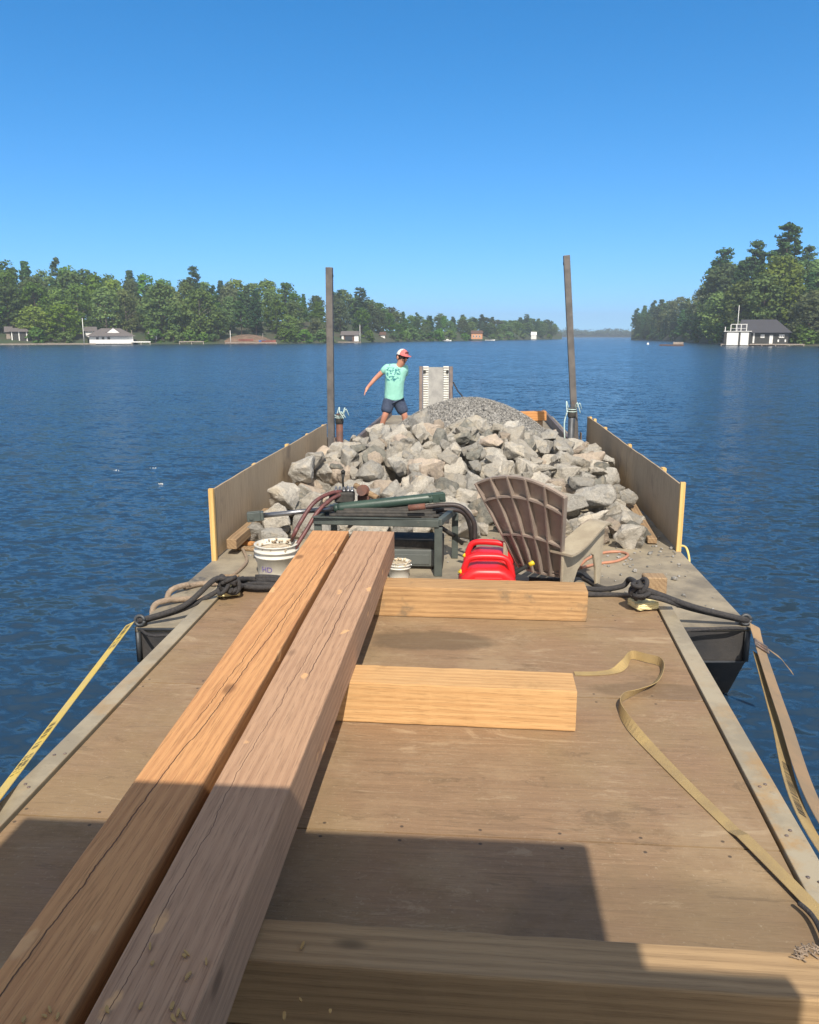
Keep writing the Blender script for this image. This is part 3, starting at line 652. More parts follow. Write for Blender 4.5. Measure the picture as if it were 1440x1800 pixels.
def RH(x, y):
    u = (x + .15) / 2.0
    fr = smooth(7.1, 10.9, y); bk = 1 - smooth(11.3, 12.8, y)
    return .76 * fr * bk * max(0, 1 - .58 * u * u)
def zone(x, y, h):
    if x < -1.55: return 'against the left plywood wall' if y > 7.9 else 'at the near left end, beside the white pail'
    if x > 1.2: return 'against the right plywood wall' if y > 8.9 else 'at the near right end, behind the chair arm'
    if y > 11.6: return 'at the foot of the gravel mound'
    if y > 10.5: return 'on the crest of the heap'
    if y < 8.6: return 'at the front foot, behind the green machine' if x < 0.0 else 'at the front foot, behind the brown chair'
    return 'on the left slope facing the camera' if x < -.5 else ('in the middle of the slope facing the camera' if x < .45 else 'on the right slope facing the camera')
def add_rock(x, y, z, r, tone=None):
    tone = tone if tone is not None else random.choices((0, 1, 2, 3), (.46, .30, .12, .12))[0]
    o = bpy.data.objects.new('rock', random.choice(ROCKS)[tone]); COL.objects.link(o)
    o.location = (x, y, z); o.scale = (r, r * random.uniform(.9, 1.1), r * random.uniform(.9, 1.15)); o.rotation_euler = (random.uniform(-.6, .6), random.uniform(-.6, .6), random.uniform(0, 6.28))
    sz = 'large' if r > .27 else ('small' if r < .19 else 'middling')
    tag(o, f'{sz} {ROCKM[tone][0]} broken rock {zone(x, y, z)}', 'rock', 'broken rocks heaped on the barge'); return o
random.seed(77); placed = []
def scatter(n, rr, lo, sink, sep, ymin=7.35, ymax=12.7, cond=None):
    got = []
    for k in range(n * 60):
        if len(got) >= n: break
        x = random.uniform(-2.05, 1.66); y = random.uniform(ymin, ymax); r = random.uniform(*rr)
        if cond and not cond(x, y): continue
        if y < 7.75 and -1.5 < x < 1.15 and y - r < 7.25: continue
        if x - r * .9 < BX0 + .06 or x + r * .9 > BX1 - .07: continue
        if gh(x, y) > .22 and y > 11.7: continue
        if y > 11.9 and x > 1.42 : continue
        if any((x - a) ** 2 + (y - b) ** 2 < (sep * (r + c)) ** 2 for a, b, c in got): continue
        h = RH(x, y)
        z = max(BD + r * .52, BD + h - lo + r * (1 - sink) - .12, BD + gh(x, y) + r * .25)
        got.append((x, y, r)); add_rock(x, y, z, r)
    return got
scatter(70, (.22, .30), .30, .6, .72, cond=lambda x, y: RH(x, y) > .36)      # the courses underneath
scatter(112, (.165, .25), .06, .85, .74)
scatter(130, (.10, .17), -.02, .86, .95)
scatter(70, (.08, .14), -.06, .8, .95)
# rocks one can pick out in the photograph
for px, py, Y, r, tone in ((482, 908, 7.45, .27, 0), (500, 868, 8.0, .26, 0), (480, 945, 7.05, .21, 1), (535, 822, 9.3, .27, 1), (556, 806, 9.6, .24, 0), (612, 790, 10.6, .27, 0), (660, 752, 11.6, .25, 0), (745, 745, 11.4, .33, 1), (815, 762, 10.9, .33, 2), (700, 770, 10.6, .3, 0),
                           (1092, 915, 7.9, .24, 0), (1045, 870, 8.3, .28, 1), (1020, 845, 8.9, .22, 1), (940, 788, 10.3, .28, 2), (1010, 810, 9.9, .27, 0), (1035, 800, 10.2, .24, 3), (1005, 880, 8.0, .21, 1), (925, 822, 9.5, .28, 0), (1105, 868, 8.6, .15, 1), (680, 860, 8.9, .27, 1), (735, 850, 8.9, .27, 0), (780, 862, 8.8, .24, 0)):
    r *= .74; p = ony(px, py, Y); add_rock(p.x, p.y, max(p.z - .03, BD + r * .5), r, tone)
# ------------------------------------------------------------------ green work stand with the hydraulic gear
fl = ony(552, 915, 6.40); fr = ony(772, 920, 6.36); br = ony(800, 905, 6.85); fr.z = fl.z = (fl.z + fr.z) / 2; TZ = fr.z; bx = br.x
mach = thing('work_stand', 'dark green angle iron work stand with a grey cabinet underneath', 'machine', (0, 0, 0))
def bar(bm, a, b, w=.045, h=.06):
    a, b = Vector(a), Vector(b); d = b - a; l = d.length; m = Matrix.Translation(a) @ d.to_track_quat('Y', 'Z').to_matrix().to_4x4()
    box(bm, -w / 2, w / 2, 0, l, -h / 2, h / 2, .005, m)
bm = new()
bar(bm, (fl.x, 6.40, TZ), (fr.x, 6.36, TZ)); bar(bm, (fr.x, 6.383, TZ + .003), (bx, 6.9, TZ + .003)); bar(bm, (fl.x + .06, 6.95, TZ), (bx, 6.93, TZ)); bar(bm, (fl.x + .01, 6.425, TZ - .002), (fl.x + .06, 6.93, TZ - .002))
box(bm, fl.x, fr.x - .01, 6.345, 6.362, TZ + .033, TZ + .042)
obj('top_rail', bm, 'machine_green', mach)
for x, y, w in ((fr.x - .005, 6.365, .065), (bx, 6.92, .055), (fl.x + .03, 6.41, .06), (fl.x + .07, 6.93, .055)):
    bm = new(); box(bm, x - w / 2, x + w / 2, y - .012, y + .012, BD, TZ - .032, .004); box(bm, x - w / 2, x - w / 2 + .012, y + .013, y + .06, BD, TZ - .032, .004); obj('leg', bm, 'machine_green', mach)
bm = new(); box(bm, fl.x + .04, bx - .04, 6.45, 6.88, TZ - .02, TZ - .008); obj('shelf', bm, 'black_oily', mach)
c0 = ony(690, 950, 6.55); c1 = ony(778, 1015, 6.55)
bm = new(); box(bm, c0.x - .38, c1.x, 6.56, 6.86, BD, c0.z, .01); cab = obj('cabinet', bm, 'black_oily', mach)
bm = new(); box(bm, c0.x - .3, c1.x - .07, 6.535, 6.558, BD + .03, c0.z - .07, .012, seg=2); box(bm, c0.x - .26, c1.x - .11, 6.528, 6.534, BD + .05, c0.z - .11, .004); obj('panel', bm, 'panel_grey', cab)
# hydraulic ram lying over the frame
ra = ony(595, 893, 6.60); rb = ony(762, 875, 6.66); rod = ony(455, 907, 6.45)
ram = thing('hydraulic_ram', 'green hydraulic cylinder with bare rod lying across the work stand', 'hydraulic ram', (0, 0, 0))
d = (rb - ra).normalized()
bm = new(); tube(bm, [ra, ra + d * .02, rb - d * .02, rb], [.040, .043, .043, .041], 20); tube(bm, [ra - d * .035, ra - d * .001], [.034, .038], 18); obj('barrel', bm, 'ram_green', ram)
bm = new(); tube(bm, [rod, ra - d * .036], .021, 14); obj('rod', bm, 'chrome', ram)
e = (ra - rod).normalized(); sd_ = Vector((0, 0, 1)).cross(e).normalized()
for p, dd in ((rod, -e), (rb, d)):
    bm = new()
    for s in (-1, 1):
        q = p + sd_ * s * .03; bar(bm, q - dd * .015, q + dd * .095, .018, .075)
    bar(bm, p - dd * .04, p - dd * .014, .08, .07); tube(bm, [p + dd * .06 - sd_ * .05, p + dd * .06 + sd_ * .05], .018, 12); obj('clevis', bm, 'machine_green' if p is rod else 'ram_green', ram)
bm = new(); tube(bm, [ra + d * .1 + Vector((0, -.03, -.05)), rb - d * .1 + Vector((0, -.03, -.055))], .014, 8); obj('feed_pipe', bm, 'black_oily', ram)
# oily clutter under the ram: valve block with lever, pump, pipes
vb = ony(604, 868, 6.72)
val = thing('valve_block', 'oily black hydraulic valve with an upright lever and bright fittings', 'valve', vb)
bm = new(); box(bm, -.07, .09, -.06, .06, -.07, .02, .012); box(bm, -.12, -.07, -.04, .04, -.05, .0, .01); box(bm, -.04, .05, -.05, .05, -.24, -.071); obj('body', bm, 'black_oily', val)
bm = new()
for k in range(5): lathe(bm, [(.016, 0), (.016, .02), (.011, .022), (.011, .045)], 6, Matrix.Translation((-.06 + .034 * k, -.02 + .01 * (k % 2), .018)))
obj('fittings', bm, 'chrome', val)
bm = new(); tube(bm, [(0, 0, .02), (-.004, 0, .12), (0, .0, .17)], [.008, .009, .016], 8); tube(bm, [(0, 0, .17), (0, 0, .19), (.0, 0, .205)], [.016, .02, .008], 10); obj('lever', bm, 'ink', val)
pu = ony(640, 862, 6.85); bm = new(); lathe(bm, [(.05, 0), (.05, .06), (.03, .062), (.03, .12), (.045, .122), (.045, .15)], 14, Matrix.Rotation(R(80), 4, 'X')); box(bm, -.05, .05, -.05, .05, -.26, -.04)
tag(obj('pump_body', bm, 'pipe_rust', loc=pu), 'small rusty brown pump behind the valve lever', 'pump')
bm = new(); tube(bm, [ony(624, 853, 6.9), ony(664, 876, 6.8)], .026, 14); tag(obj('steel_pipe', bm, 'lumber_old'), 'short tan pipe slanting down behind the green ram', 'pipe')
random.seed(12); bm = new()
for k in range(7):
    z = TZ + .01 + .012 * (k % 3); x0 = fl.x + .12 + .05 * k; tube(bm, [(x0, 6.46 + .05 * k, z + .02), (x0 + .25, 6.44 + .05 * k + random.uniform(-.03, .03), z + .03), (bx - .12 - .03 * k, 6.5 + .05 * k, z + .02)], .016 + .004 * (k % 2), 8, sub=6)
for k in range(12): 
    x = random.uniform(fl.x + .2, bx - .2); y = random.uniform(6.45, 6.8); box(bm, x, x + random.uniform(.04, .12), y, y + .06, TZ - .006, TZ + random.uniform(.03, .06), .008)
tag(obj('hydraulic_clutter', bm, 'black_oily'), 'heap of black hoses and fittings on the shelf of the green frame', 'hoses')
bm = new(); tube(bm, [ony(718, 893, 6.42), ony(748, 890, 6.42)], .026, 12); tag(obj('brass_coupling', bm, 'pipe_rust'), 'rusty brown coupling on the hoses under the ram', 'coupling')
def hose(label, pts, r, m, cat='hose', group=None, name='hose', sub=7):
    bm = new(); tube(bm, pts, r, 10, sub=sub); return tag(obj(name, bm, m), label, cat, group)
g = 'hydraulic hoses at the green work stand'
hose('outer red hose arching left from the valve down beside the pail', [ony(600, 864, 6.7), ony(578, 868, 6.62), ony(552, 884, 6.5), ony(530, 915, 6.42), ony(515, 945, 6.38), onz(510, 968, BD + .02)], .017, 'hose', group=g)
hose('inner red hose arching left over the long orange timber', [ony(605, 868, 6.7), ony(585, 876, 6.62), ony(560, 898, 6.5), ony(540, 930, 6.40), ony(520, 962, 6.3), ony(500, 998, 6.22)], .017, 'hose', group=g)
hose('dark hose bending over the right end of the frame behind the fuel cans', [ony(735, 893, 6.6), ony(775, 888, 6.6), ony(808, 890, 6.6), ony(828, 908, 6.6), ony(835, 930, 6.6), ony(833, 962, 6.6), onz(833, 990, BD + .02)], .021, 'hose_dark', group=g)
hose('second dark hose looping beside the fuel cans', [ony(745, 900, 6.75), ony(790, 896, 6.75), ony(815, 902, 6.8), ony(826, 925, 6.85), ony(829, 950, 6.9), onz(830, 975, BD + .02)], .018, 'hose_dark', group=g)
hose('thin pipe slanting down from the frame to the rocks', [ony(772, 925, 6.6), ony(800, 943, 6.95), ony(812, 955, 7.2)], .018, 'black_oily', group=g, sub=0)
hose('orange air hose looped on the barge deck right of the chair', [onz(1015, 1000, BD + .012), onz(1032, 983, BD + .012), onz(1060, 972, BD + .012), onz(1090, 970, BD + .012), onz(1104, 976, BD + .012), onz(1085, 986, BD + .012), onz(1050, 991, BD + .012), onz(1022, 998, BD + .03)], .012, 'hose_orange')
hose('black hose lying under the chair and out towards the right', [onz(930, 1018, BD + .02), onz(985, 1020, BD + .02), onz(1015, 1010, BD + .05), onz(1030, 1018, BD + .02), onz(1055, 1032, BD + .02), onz(1075, 1036, BD + .02)], .019, 'rope_black')

# ------------------------------------------------------------------ pails
def pail(label, loc, r, h, big):
    t = thing('plastic_pail', label, 'pail', loc)
    bm = new(); pr = [(r * .86, 0), (r * .88, .01), (r * .95, h * .62), (r * 1.03, h * .63), (r * 1.03, h * .66), (r * .96, h * .67), (r * .97, h * .78), (r * 1.06, h * .79), (r * 1.06, h * .83), (r * .975, h * .84), (r * .985, h * .96), (r * 1.05, h * .965), (r * 1.05, h), (r * .95, h), (r * .93, h * .82), (r * .6, h * .80)]
    lathe(bm, pr, 32); obj('shell', bm, 'pail', t)
    random.seed(3); bm = new(); n = 40
    for k in range(60):
        a = random.uniform(0, 6.28); q = random.uniform(.84, 1.0); bmesh.ops.create_icosphere(bm, subdivisions=1, radius=random.uniform(.004, .011), matrix=Matrix.Translation((cos(a) * r * q, sin(a) * r * q, h * random.uniform(.86, 1.0))))
    lathe(bm, [(r * .93, h * .84), (r * .5, h * .90), (r * .05, h * .88)], 20); obj('plaster_crust', bm, 'pail_inside', t)
    bm = new(); tube(bm, ring((0, 0, h * .8), r * 1.07, 18, Matrix.Rotation(R(62 if big else -35), 3, 'X'), pi if big else 0, 2 * pi if big else pi), .0035, 6); obj('wire_handle', bm, 'chrome', t)
    return t
pp = onz(479, 1020, BD); pail_o = pail('white plastic pail crusted with dry plaster beside the long orange timber', (pp.x, pp.y + .16, BD), .170, .265, True)
cu = bpy.data.curves.new('pail_lettering', 'FONT'); cu.body = 'HD'; cu.size = .062; cu.extrude = .001; cu.align_x = 'CENTER'
to = bpy.data.objects.new('pail_lettering', cu); COL.objects.link(to); dg = bpy.context.evaluated_depsgraph_get(); me = bpy.data.meshes.new_from_object(to.evaluated_get(dg)); bpy.data.objects.remove(to)
for v in me.vertices:
    z_ = .060 + v.co.y; a = v.co.x / .15 - 1.86; rr_ = .170 * (.88 + .07 * (z_ - .01) / .155) + .003 + v.co.z; v.co = Vector((cos(a) * rr_, sin(a) * rr_, z_))
lo = bpy.data.objects.new('lettering', me); COL.objects.link(lo); me.materials.clear(); me.materials.append(M['purple']); lo.parent = pail_o
p2 = onz(700, 1022, BD); pail('smaller white pail with wire handle in front of the grey cabinet', (p2.x, p2.y + .1, BD), .09, .14, False)

# ------------------------------------------------------------------ red fuel cans
def fuel_can(label, loc, rz, w, hgt):
    t = thing('fuel_can', label, 'fuel can', loc, rz, 'red plastic fuel cans')
    W2 = w / 2
    bm = new(); prof = [(-W2 * .97, .0), (W2 * .97, .0), (W2, hgt * .12), (W2, hgt * .44), (W2 * .88, hgt * .60), (W2 * .60, hgt * .74), (W2 * .36, hgt * .775), (-W2 * .36, hgt * .775), (-W2 * .60, hgt * .74), (-W2 * .88, hgt * .60), (-W2, hgt * .44), (-W2, hgt * .12)]
    prism(bm, prof, .26, Matrix.Identity(4)); o = obj('body', bm, 'can_red', t); b = o.modifiers.new('bevel', 'BEVEL'); b.width = .045; b.segments = 4; b.limit_method = 'ANGLE'; b.angle_limit = R(30); 
    for p in o.data.polygons: p.use_smooth = True
    bm = new(); prism(bm, [(-W2 * .74, hgt * .08), (W2 * .74, hgt * .08), (W2 * .70, hgt * .42), (W2 * .46, hgt * .60), (-W2 * .46, hgt * .60), (-W2 * .70, hgt * .42)], .02, Matrix.Translation((0, -.131, 0))); e_ = obj('raised_panel', bm, 'can_red', t); bevmod(e_, .008, 3)
    bm = new(); box(bm, -W2 * .32, W2 * .32, -.149, -.142, hgt * .50, hgt * .52, .002); obj('rib', bm, 'can_red', e_)
    bm = new(); tube(bm, [(-W2 * .88, -.02, hgt * .50), (-W2 * .78, -.02, hgt * .76), (-W2 * .58, -.02, hgt * .93), (0, -.02, hgt * .965), (W2 * .58, -.02, hgt * .93), (W2 * .78, -.02, hgt * .76), (W2 * .88, -.02, hgt * .50)], .023, 14, sub=6); obj('handle', bm, 'can_red', t)
    bm = new(); lathe(bm, [(.035, 0), (.035, .03), (.02, .032), (.014, .14)], 14, Matrix.Translation((W2 * .80, 0, hgt * .55)) @ Matrix.Rotation(R(60), 4, 'Y')); sp = obj('spout', bm, 'ink', t)
    bm = new(); lathe(bm, [(.018, 0), (.018, .035), (.012, .04)], 12, Matrix.Translation((W2 * .80 + .135, 0, hgt * .55 + .078)) @ Matrix.Rotation(R(60), 4, 'Y')); obj('spout_cap', bm, 'can_yellow', sp)
    bm = new(); lathe(bm, [(.02, 0), (.02, .03)], 12, Matrix.Translation((-W2 * .86, -.02, hgt * .60)) @ Matrix.Rotation(R(-50), 4, 'Y')); obj('vent_cap', bm, 'can_yellow', t)
    return t
ca = ony(857, 1000, 5.80); fuel_can('red plastic fuel can in front, tucked behind the weathered cross timber', (ca.x, 5.80, BD), R(2), .42, ony(857, 974, 5.80).z - BD)
cb = ony(857, 990, 6.22); fuel_can('red plastic fuel can farther back, partly hidden by the other can', (cb.x + .01, 6.22, BD), R(-8), .40, ony(857, 949, 6.22).z - BD)

# ------------------------------------------------------------------ plastic garden chair seen from behind
CH_A = 40                                              # degrees it faces right of straight ahead
chair = thing('garden_chair', 'brown plastic slatted garden chair seen from behind, next to the red fuel cans', 'chair', (.535, 6.08, BD), R(-CH_A))
# local: x right, y forward (seat), z up.  back reclines towards -y
def bk(u, v):                                           # u across -1..1, v up 0..1 of the fan back
    w = .19 + .212 * v; z = .15 + .77 * v - .10 * (u * u) * v; y = -.02 - .30 * v - .03 * (1 - u * u)
    return Vector((u * w, y, z))
bm = new(); n, m_ = 20, 18; top = {}
for i in range(n + 1):
    for j in range(m_ + 1): top[i, j] = (bm.verts.new(bk(-1 + 2 * i / n, j / m_) + Vector((0, .006, .002))), bm.verts.new(bk(-1 + 2 * i / n, j / m_) - Vector((0, .0, 0))))
for i in range(n):
    for j in range(m_):
        for s in (0, 1): bm.faces.new((top[i, j][s], top[i + 1, j][s], top[i + 1, j + 1][s], top[i, j + 1][s]))
def wall_(a, b): bm.faces.new((top[a][0], top[b][0], top[b][1], top[a][1]))
for i in range(n): wall_((i, 0), (i + 1, 0)); wall_((i, m_), (i + 1, m_))
for j in range(m_): wall_((0, j), (0, j + 1)); wall_((n, j), (n, j + 1))
back = obj('backrest', bm, 'chair', chair)
def rib(bm, pts, dep=.036, th=.013):
    rows = []
    for k, p in enumerate(pts):
        rows.append((p + Vector((0, .003, 0)), p + Vector((0, -dep, -.006))))
    ribbon(bm, rows, th)
for u in (-.985, -.6, -.2, .2, .6, .985):
    bm = new(); rib(bm, [bk(u, k / 14) for k in range(15)]); obj('rib', bm, 'chair', back)
for v in (.005, .40, .80, .995):
    bm = new(); rib(bm, [bk(-.98 + 1.96 * k / 16, v) for k in range(17)], .034 if v in (.40, .80) else .022, .016); obj('cross_rib', bm, 'chair', back)
bm = new()
for k in range(6):
    x0 = -.21 + .072 * k; pts = [(x0, x0 + .058, y, z) for y, z in ((-.06, .175), (.08, .19), (.28, .28), (.42, .33), (.46, .31))]
    ribbon(bm, [(Vector((a, y, z)), Vector((b, y, z))) for a, b, y, z in pts], .012)
obj('seat', bm, 'chair', chair)
for s in (-1, 1):
    x0 = .215 * s
    # arm board: broad, dips behind, rises in front
    bm = new(); rows = []
    for k in range(13):
        t = k / 12; y = (-.16 if s > 0 else .02) + (.58 if s > 0 else .40) * t; z = .365 + .155 * smooth(.0, .9, t) - .03 * smooth(.9, 1, t); wd = .045 + .055 * sin(pi * min(1, t * .55 + .35)); xo = x0 + s * (.045 + .01 * t)
        rows.append((Vector((xo - wd, y, z)), Vector((xo + wd, y, z - .004))))
    ribbon(bm, rows, .016); obj('armrest', bm, 'chair_arm', chair)
    # side panel: broad rear leg, arch, tapering front leg
    mtx = Matrix.Translation((x0 + s * .05, 0, 0)) @ Matrix.Rotation(R(90), 4, 'Z')
    ol = [(-.13, 0), (-.03, 0), (-.005, .10), (.05, .20), (.13, .265), (.22, .29), (.265, .27), (.30, .16), (.32, 0), (.365, 0), (.39, .25), (.405, .50), (.33, .505), (.2, .47), (.08, .42), (-.03, .37), (-.15, .35), (-.15, .16)]
    bm = new(); prism(bm, ol, .022, mtx); o = obj('side_leg', bm, 'chair_arm', chair); bevmod(o, .006)

# ------------------------------------------------------------------ ropes, cleats, straps
def cleat(label, px, py):
    p = onz(px, py, TD); bm = new(); 
    box(bm, -.075, .075, -.06, .06, 0, .14, .006); o = obj('wood_block', bm, 'lumber_old', loc=(p.x, p.y, TD + .013)); return tag(o, label, 'wood block')
cb_ = cleat('square wooden block standing upright at the right end of the foredeck', 1148, 1054); cb_.scale = (1, 1, 1.15)
cleat('small wooden block under the black rope knot on the left edge strip', 404, 1036).scale = (.8, .9, .6)
for lab, px, py, z in (('cream foam scrap under the rope knot on the left corner of the foredeck', 402, 1047, 0), ('cream foam scrap under the rope knot on the right corner of the foredeck', 1130, 1070, 0)):
    p = onz(px, py, TD); random.seed(px); bm = new(); box(bm, -.075, .075, -.07, .07, 0, .045, .012, seg=2); bmesh.ops.subdivide_edges(bm, edges=bm.edges[:], cuts=3, use_grid_fill=True)
    for v in bm.verts: v.co += Vector((random.uniform(-1, 1), random.uniform(-1, 1), random.uniform(-1, 1) * (v.co.z > .01))) * .006
    tag(obj('foam_scrap', bm, 'foam', loc=(p.x, p.y, TD + .014)), lab, 'foam').rotation_euler.z = R(20)
LK = onz(400, 1022, TD + .13); RK = onz(1128, 1034, TD + .17); LC = Vector((BX0 + .02, 5.03, BD + .04)); RC = Vector((BX1 - .02, 5.37, BD + .04))
def knot(label, c, seed):
    random.seed(seed); bm = new()
    for k in range(9):
        t = Matrix.Rotation(random.uniform(0, 3), 3, Vector((random.gauss(0, 1), random.gauss(0, 1), random.gauss(0, .4)))); tube(bm, ring(c + Vector((random.uniform(-.03, .03), random.uniform(-.025, .025), random.uniform(-.045, .025))), random.uniform(.036, .058), 14, t), .015, 8)
    return bm
bm = knot('', LK, 3); 
tube(bm, [LK, LK + Vector((-.08, -.03, .02)), (LK * .5 + LC * .5) + Vector((0, 0, -.035)), LC], .020, 8, sub=6); tube(bm, [LK + Vector((0, .02, -.03)), (LK * .5 + LC * .5) + Vector((.0, .02, -.06)), LC + Vector((.01, .02, -.01))], .018, 8, sub=6)
tube(bm, [LK, onz(440, 1018, TD + .03), onz(500, 1022, TD + .03), onz(560, 1026, TD + .03)], .02, 8, sub=5); tube(bm, [LK + Vector((.03, -.05, -.05)), onz(445, 1026, TD + .03), onz(500, 1029, TD + .03)], .016, 8, sub=5)
cc = onz(462, 1033, TD)
for k in range(2): tube(bm, [Vector((cc.x + cos(a) * (.17 + .03 * k), cc.y + sin(a) * (.11 + .02 * k), TD + .02 + .022 * k)) for a in [pi * .8 + 2 * pi * q / 22 * .92 for q in range(23)]], .02, 8)
tag(obj('mooring_rope', bm, 'rope_black'), 'black mooring rope knotted at the left deck corner, with a coil beside the orange timber', 'rope', 'black mooring ropes')
bm = knot('', RK, 8)
tube(bm, [RK, RK + Vector((.1, -.02, -.03)), (RK * .5 + RC * .5) + Vector((0, 0, -.02)), RC], .02, 8, sub=6); tube(bm, [RK + Vector((0, .0, -.05)), RK + Vector((.12, -.03, -.06)), (RK * .5 + RC * .5) + Vector((0, .03, -.045)), RC + Vector((0, 0, -.01))], .017, 8, sub=6)
tube(bm, [RK, onz(1108, 1018, TD + .11), onz(1095, 1030, TD + .05), onz(1060, 1036, TD + .03), onz(1020, 1034, TD + .03)], .019, 8, sub=6); tube(bm, [RK + Vector((0, 0, -.06)), onz(1095, 1046, TD + .02), onz(1040, 1045, TD + .02), onz(1000, 1044, TD + .02)], .017, 8, sub=5)
tag(obj('mooring_rope', bm, 'rope_black'), 'black mooring rope knotted at the right deck corner, tied out to the barge corner', 'rope', 'black mooring ropes')
def line(label, pts, r, m, sub=6, cat='rope'):
    bm = new(); tube(bm, pts, r, 8, sub=sub); return tag(obj('rope', bm, m), label, cat)
line('thin black line along the stern edge of the barge deck, left side', [LC + Vector((.02, .0, -.06)), onz(265, 1117, BD + .012), onz(310, 1116, BD + .012), onz(360, 1112, BD + .012)], .010, 'rope_black')
line('thin black line along the stern edge of the barge deck, right side', [RC + Vector((-.02, 0, -.06)), onz(1290, 1104, BD + .014), onz(1245, 1106, BD + .012), onz(1195, 1109, BD + .012)], .012, 'rope_black')
line('tan rope doubled over the left barge edge behind the black rope', [onz(395, 1026, BD + .03), onz(355, 1026, BD + .02), onz(325, 1032, BD + .03), Vector((BX0 + .08, 5.85, BD + .045)), Vector((BX0 - .02, 5.7, BD + .02)), Vector((BX0 - .025, 5.66, .42))], .022, 'rope_tan')
line('second tan rope running over the left barge edge, nearer the tug', [onz(385, 1052, BD + .03), onz(340, 1052, BD + .02), onz(310, 1054, BD + .03), Vector((BX0 + .06, 5.48, BD + .04)), Vector((BX0 - .02, 5.40, BD + .01)), Vector((BX0 - .025, 5.38, .42))], .022, 'rope_tan')
line('thin tan rope curving from the left plywood wall to the rope knot', [onz(425, 962, BD + .02), onz(434, 985, BD + .012), onz(420, 1003, BD + .012), onz(400, 1016, BD + .012), onz(385, 1024, BD + .02)], .014, 'rope_tan')
line('yellow rope end hanging off the foot of the right wall post', [Vector((BX1 - .01, 7.34, BD + .05)), Vector((BX1 + .045, 7.3, BD + .04)), Vector((BX1 + .05, 7.18, BD - .05)), Vector((BX1 + .02, 7.14, BD - .12))], .010, 'rope_yellow')
# ratchet straps from the barge corners back to the tug
def webbing(name, label, pts, w, m, sag=0.0, flip=None, group='webbing straps', n=14):
    P = spline(pts, n); rows = []
    for i, p in enumerate(P):
        d = (P[min(i + 1, len(P) - 1)] - P[max(i - 1, 0)]).normalized(); wd = flip(i / (len(P) - 1)) if flip else d.cross(Vector((0, 0, 1)))
        wd = (wd - d * wd.dot(d)).normalized(); rows.append((p - wd * w / 2, p + wd * w / 2))
    bm = new(); ribbon(bm, rows, .003); o = obj(name, bm, m); return tag(o, label, 'strap', group), rows
a = LC + Vector((-.03, -.05, .0)); b = ony(0, 1396, 2.75); c = b + (b - a) * .55
o, rows = webbing('ratchet_strap', 'bright yellow webbing strap pulled tight from the left barge corner to the tug', [a, (a + b) / 2, b, c], .062, 'strap_yellow', flip=lambda t: Vector((.9, .2, .45)))
bm = new(); random.seed(5)
def glyphs(bm, rows, t0, t1, lines=1, th=.0022, dens=.8):  # small printed marks lying on the webbing
    n = len(rows) - 1
    k = t0
    while k < t1:
        i = int(k * n); f = k * n - i; A = rows[i][0].lerp(rows[i + 1][0], f); B = rows[i][1].lerp(rows[i + 1][1], f); d = (rows[i + 1][0] - rows[i][0]).normalized(); wv = (B - A); nr = wv.cross(d).normalized()
        if nr.dot(Vector((0, 0, CZ)) - A) < 0: nr = -nr
        if random.random() < dens:
            for l in range(lines):
                u0 = (.22 if lines == 1 else .14 + l * .4); u1 = u0 + (.5 if lines == 1 else .3); L_ = random.choice((.004, .008, .011)); p = A + wv * u0 + nr * th; q = A + wv * u1 + nr * th
                vs = [bm.verts.new(x) for x in (p, q, q + d * L_, p + d * L_)]; bm.faces.new(vs)
        k += .016 / max(.3, (rows[-1][0] - rows[0][0]).length)
for t0, t1, ln in ((.02, .12, 1), (.13, .17, 2), (.47, .55, 1), (.57, .62, 2)): glyphs(bm, rows, t0, t1, ln)
obj('printing', bm, 'ink', o)
a = RC + Vector((.03, -.04, -.02)); b1 = ony(1446, 1440, 2.9); b2 = ony(1414, 1440, 2.88)
bk0 = ony(1338, 1142, 5.1)
o, rows = webbing('ratchet_strap', 'wide brown webbing strap with a steel buckle at the right barge corner', [a, bk0, bk0.lerp(b1, .5) + Vector((0, 0, -.02)), b1, b1 + Vector((.10, -.62, -.10))], .08, 'strap_brown', flip=lambda t: Vector((.85, .1, -.5)))
bm = new(); i0 = 12; A, B = rows[i0]; d = (rows[i0 + 2][0] - rows[i0][0]).normalized(); up = (B - A).cross(d).normalized(); wv = (B - A).normalized()
if up.z < 0: up = -up
for q in (0, .045, .09): tube(bm, [A - wv * .008 + d * q + up * .012, B + wv * .008 + d * q + up * .012], .007, 8)
for s in (A - wv * .008, B + wv * .008): tube(bm, [s + up * .012, s + d * .09 + up * .012], .006, 8)
obj('buckle', bm, 'rust_steel', o)
bm = new(); e0 = rows[i0][1]; ribbon(bm, [(e0 + Vector((.0, 0, .01)), e0 + Vector((.02, -.05, .0))), (e0 + Vector((.07, -.05, -.03)), e0 + Vector((.08, -.1, -.04))), (e0 + Vector((.15, -.08, -.12)), e0 + Vector((.15, -.12, -.13)))], .003); obj('loose_tail', bm, 'strap_brown', o)
o, rows = webbing('ratchet_strap', 'olive webbing strap running under the brown one beside the right deck edge', [bk0 + Vector((-.02, .0, -.03)), bk0.lerp(b2, .5) + Vector((-.0, 0, -.05)), b2, b2 + Vector((.09, -.62, -.10))], .066, 'strap_olive', flip=lambda t: Vector((.85, .1, -.5)))
bm = new(); glyphs(bm, rows, .50, .66, 1, dens=.95); obj('printing', bm, 'ink', o)
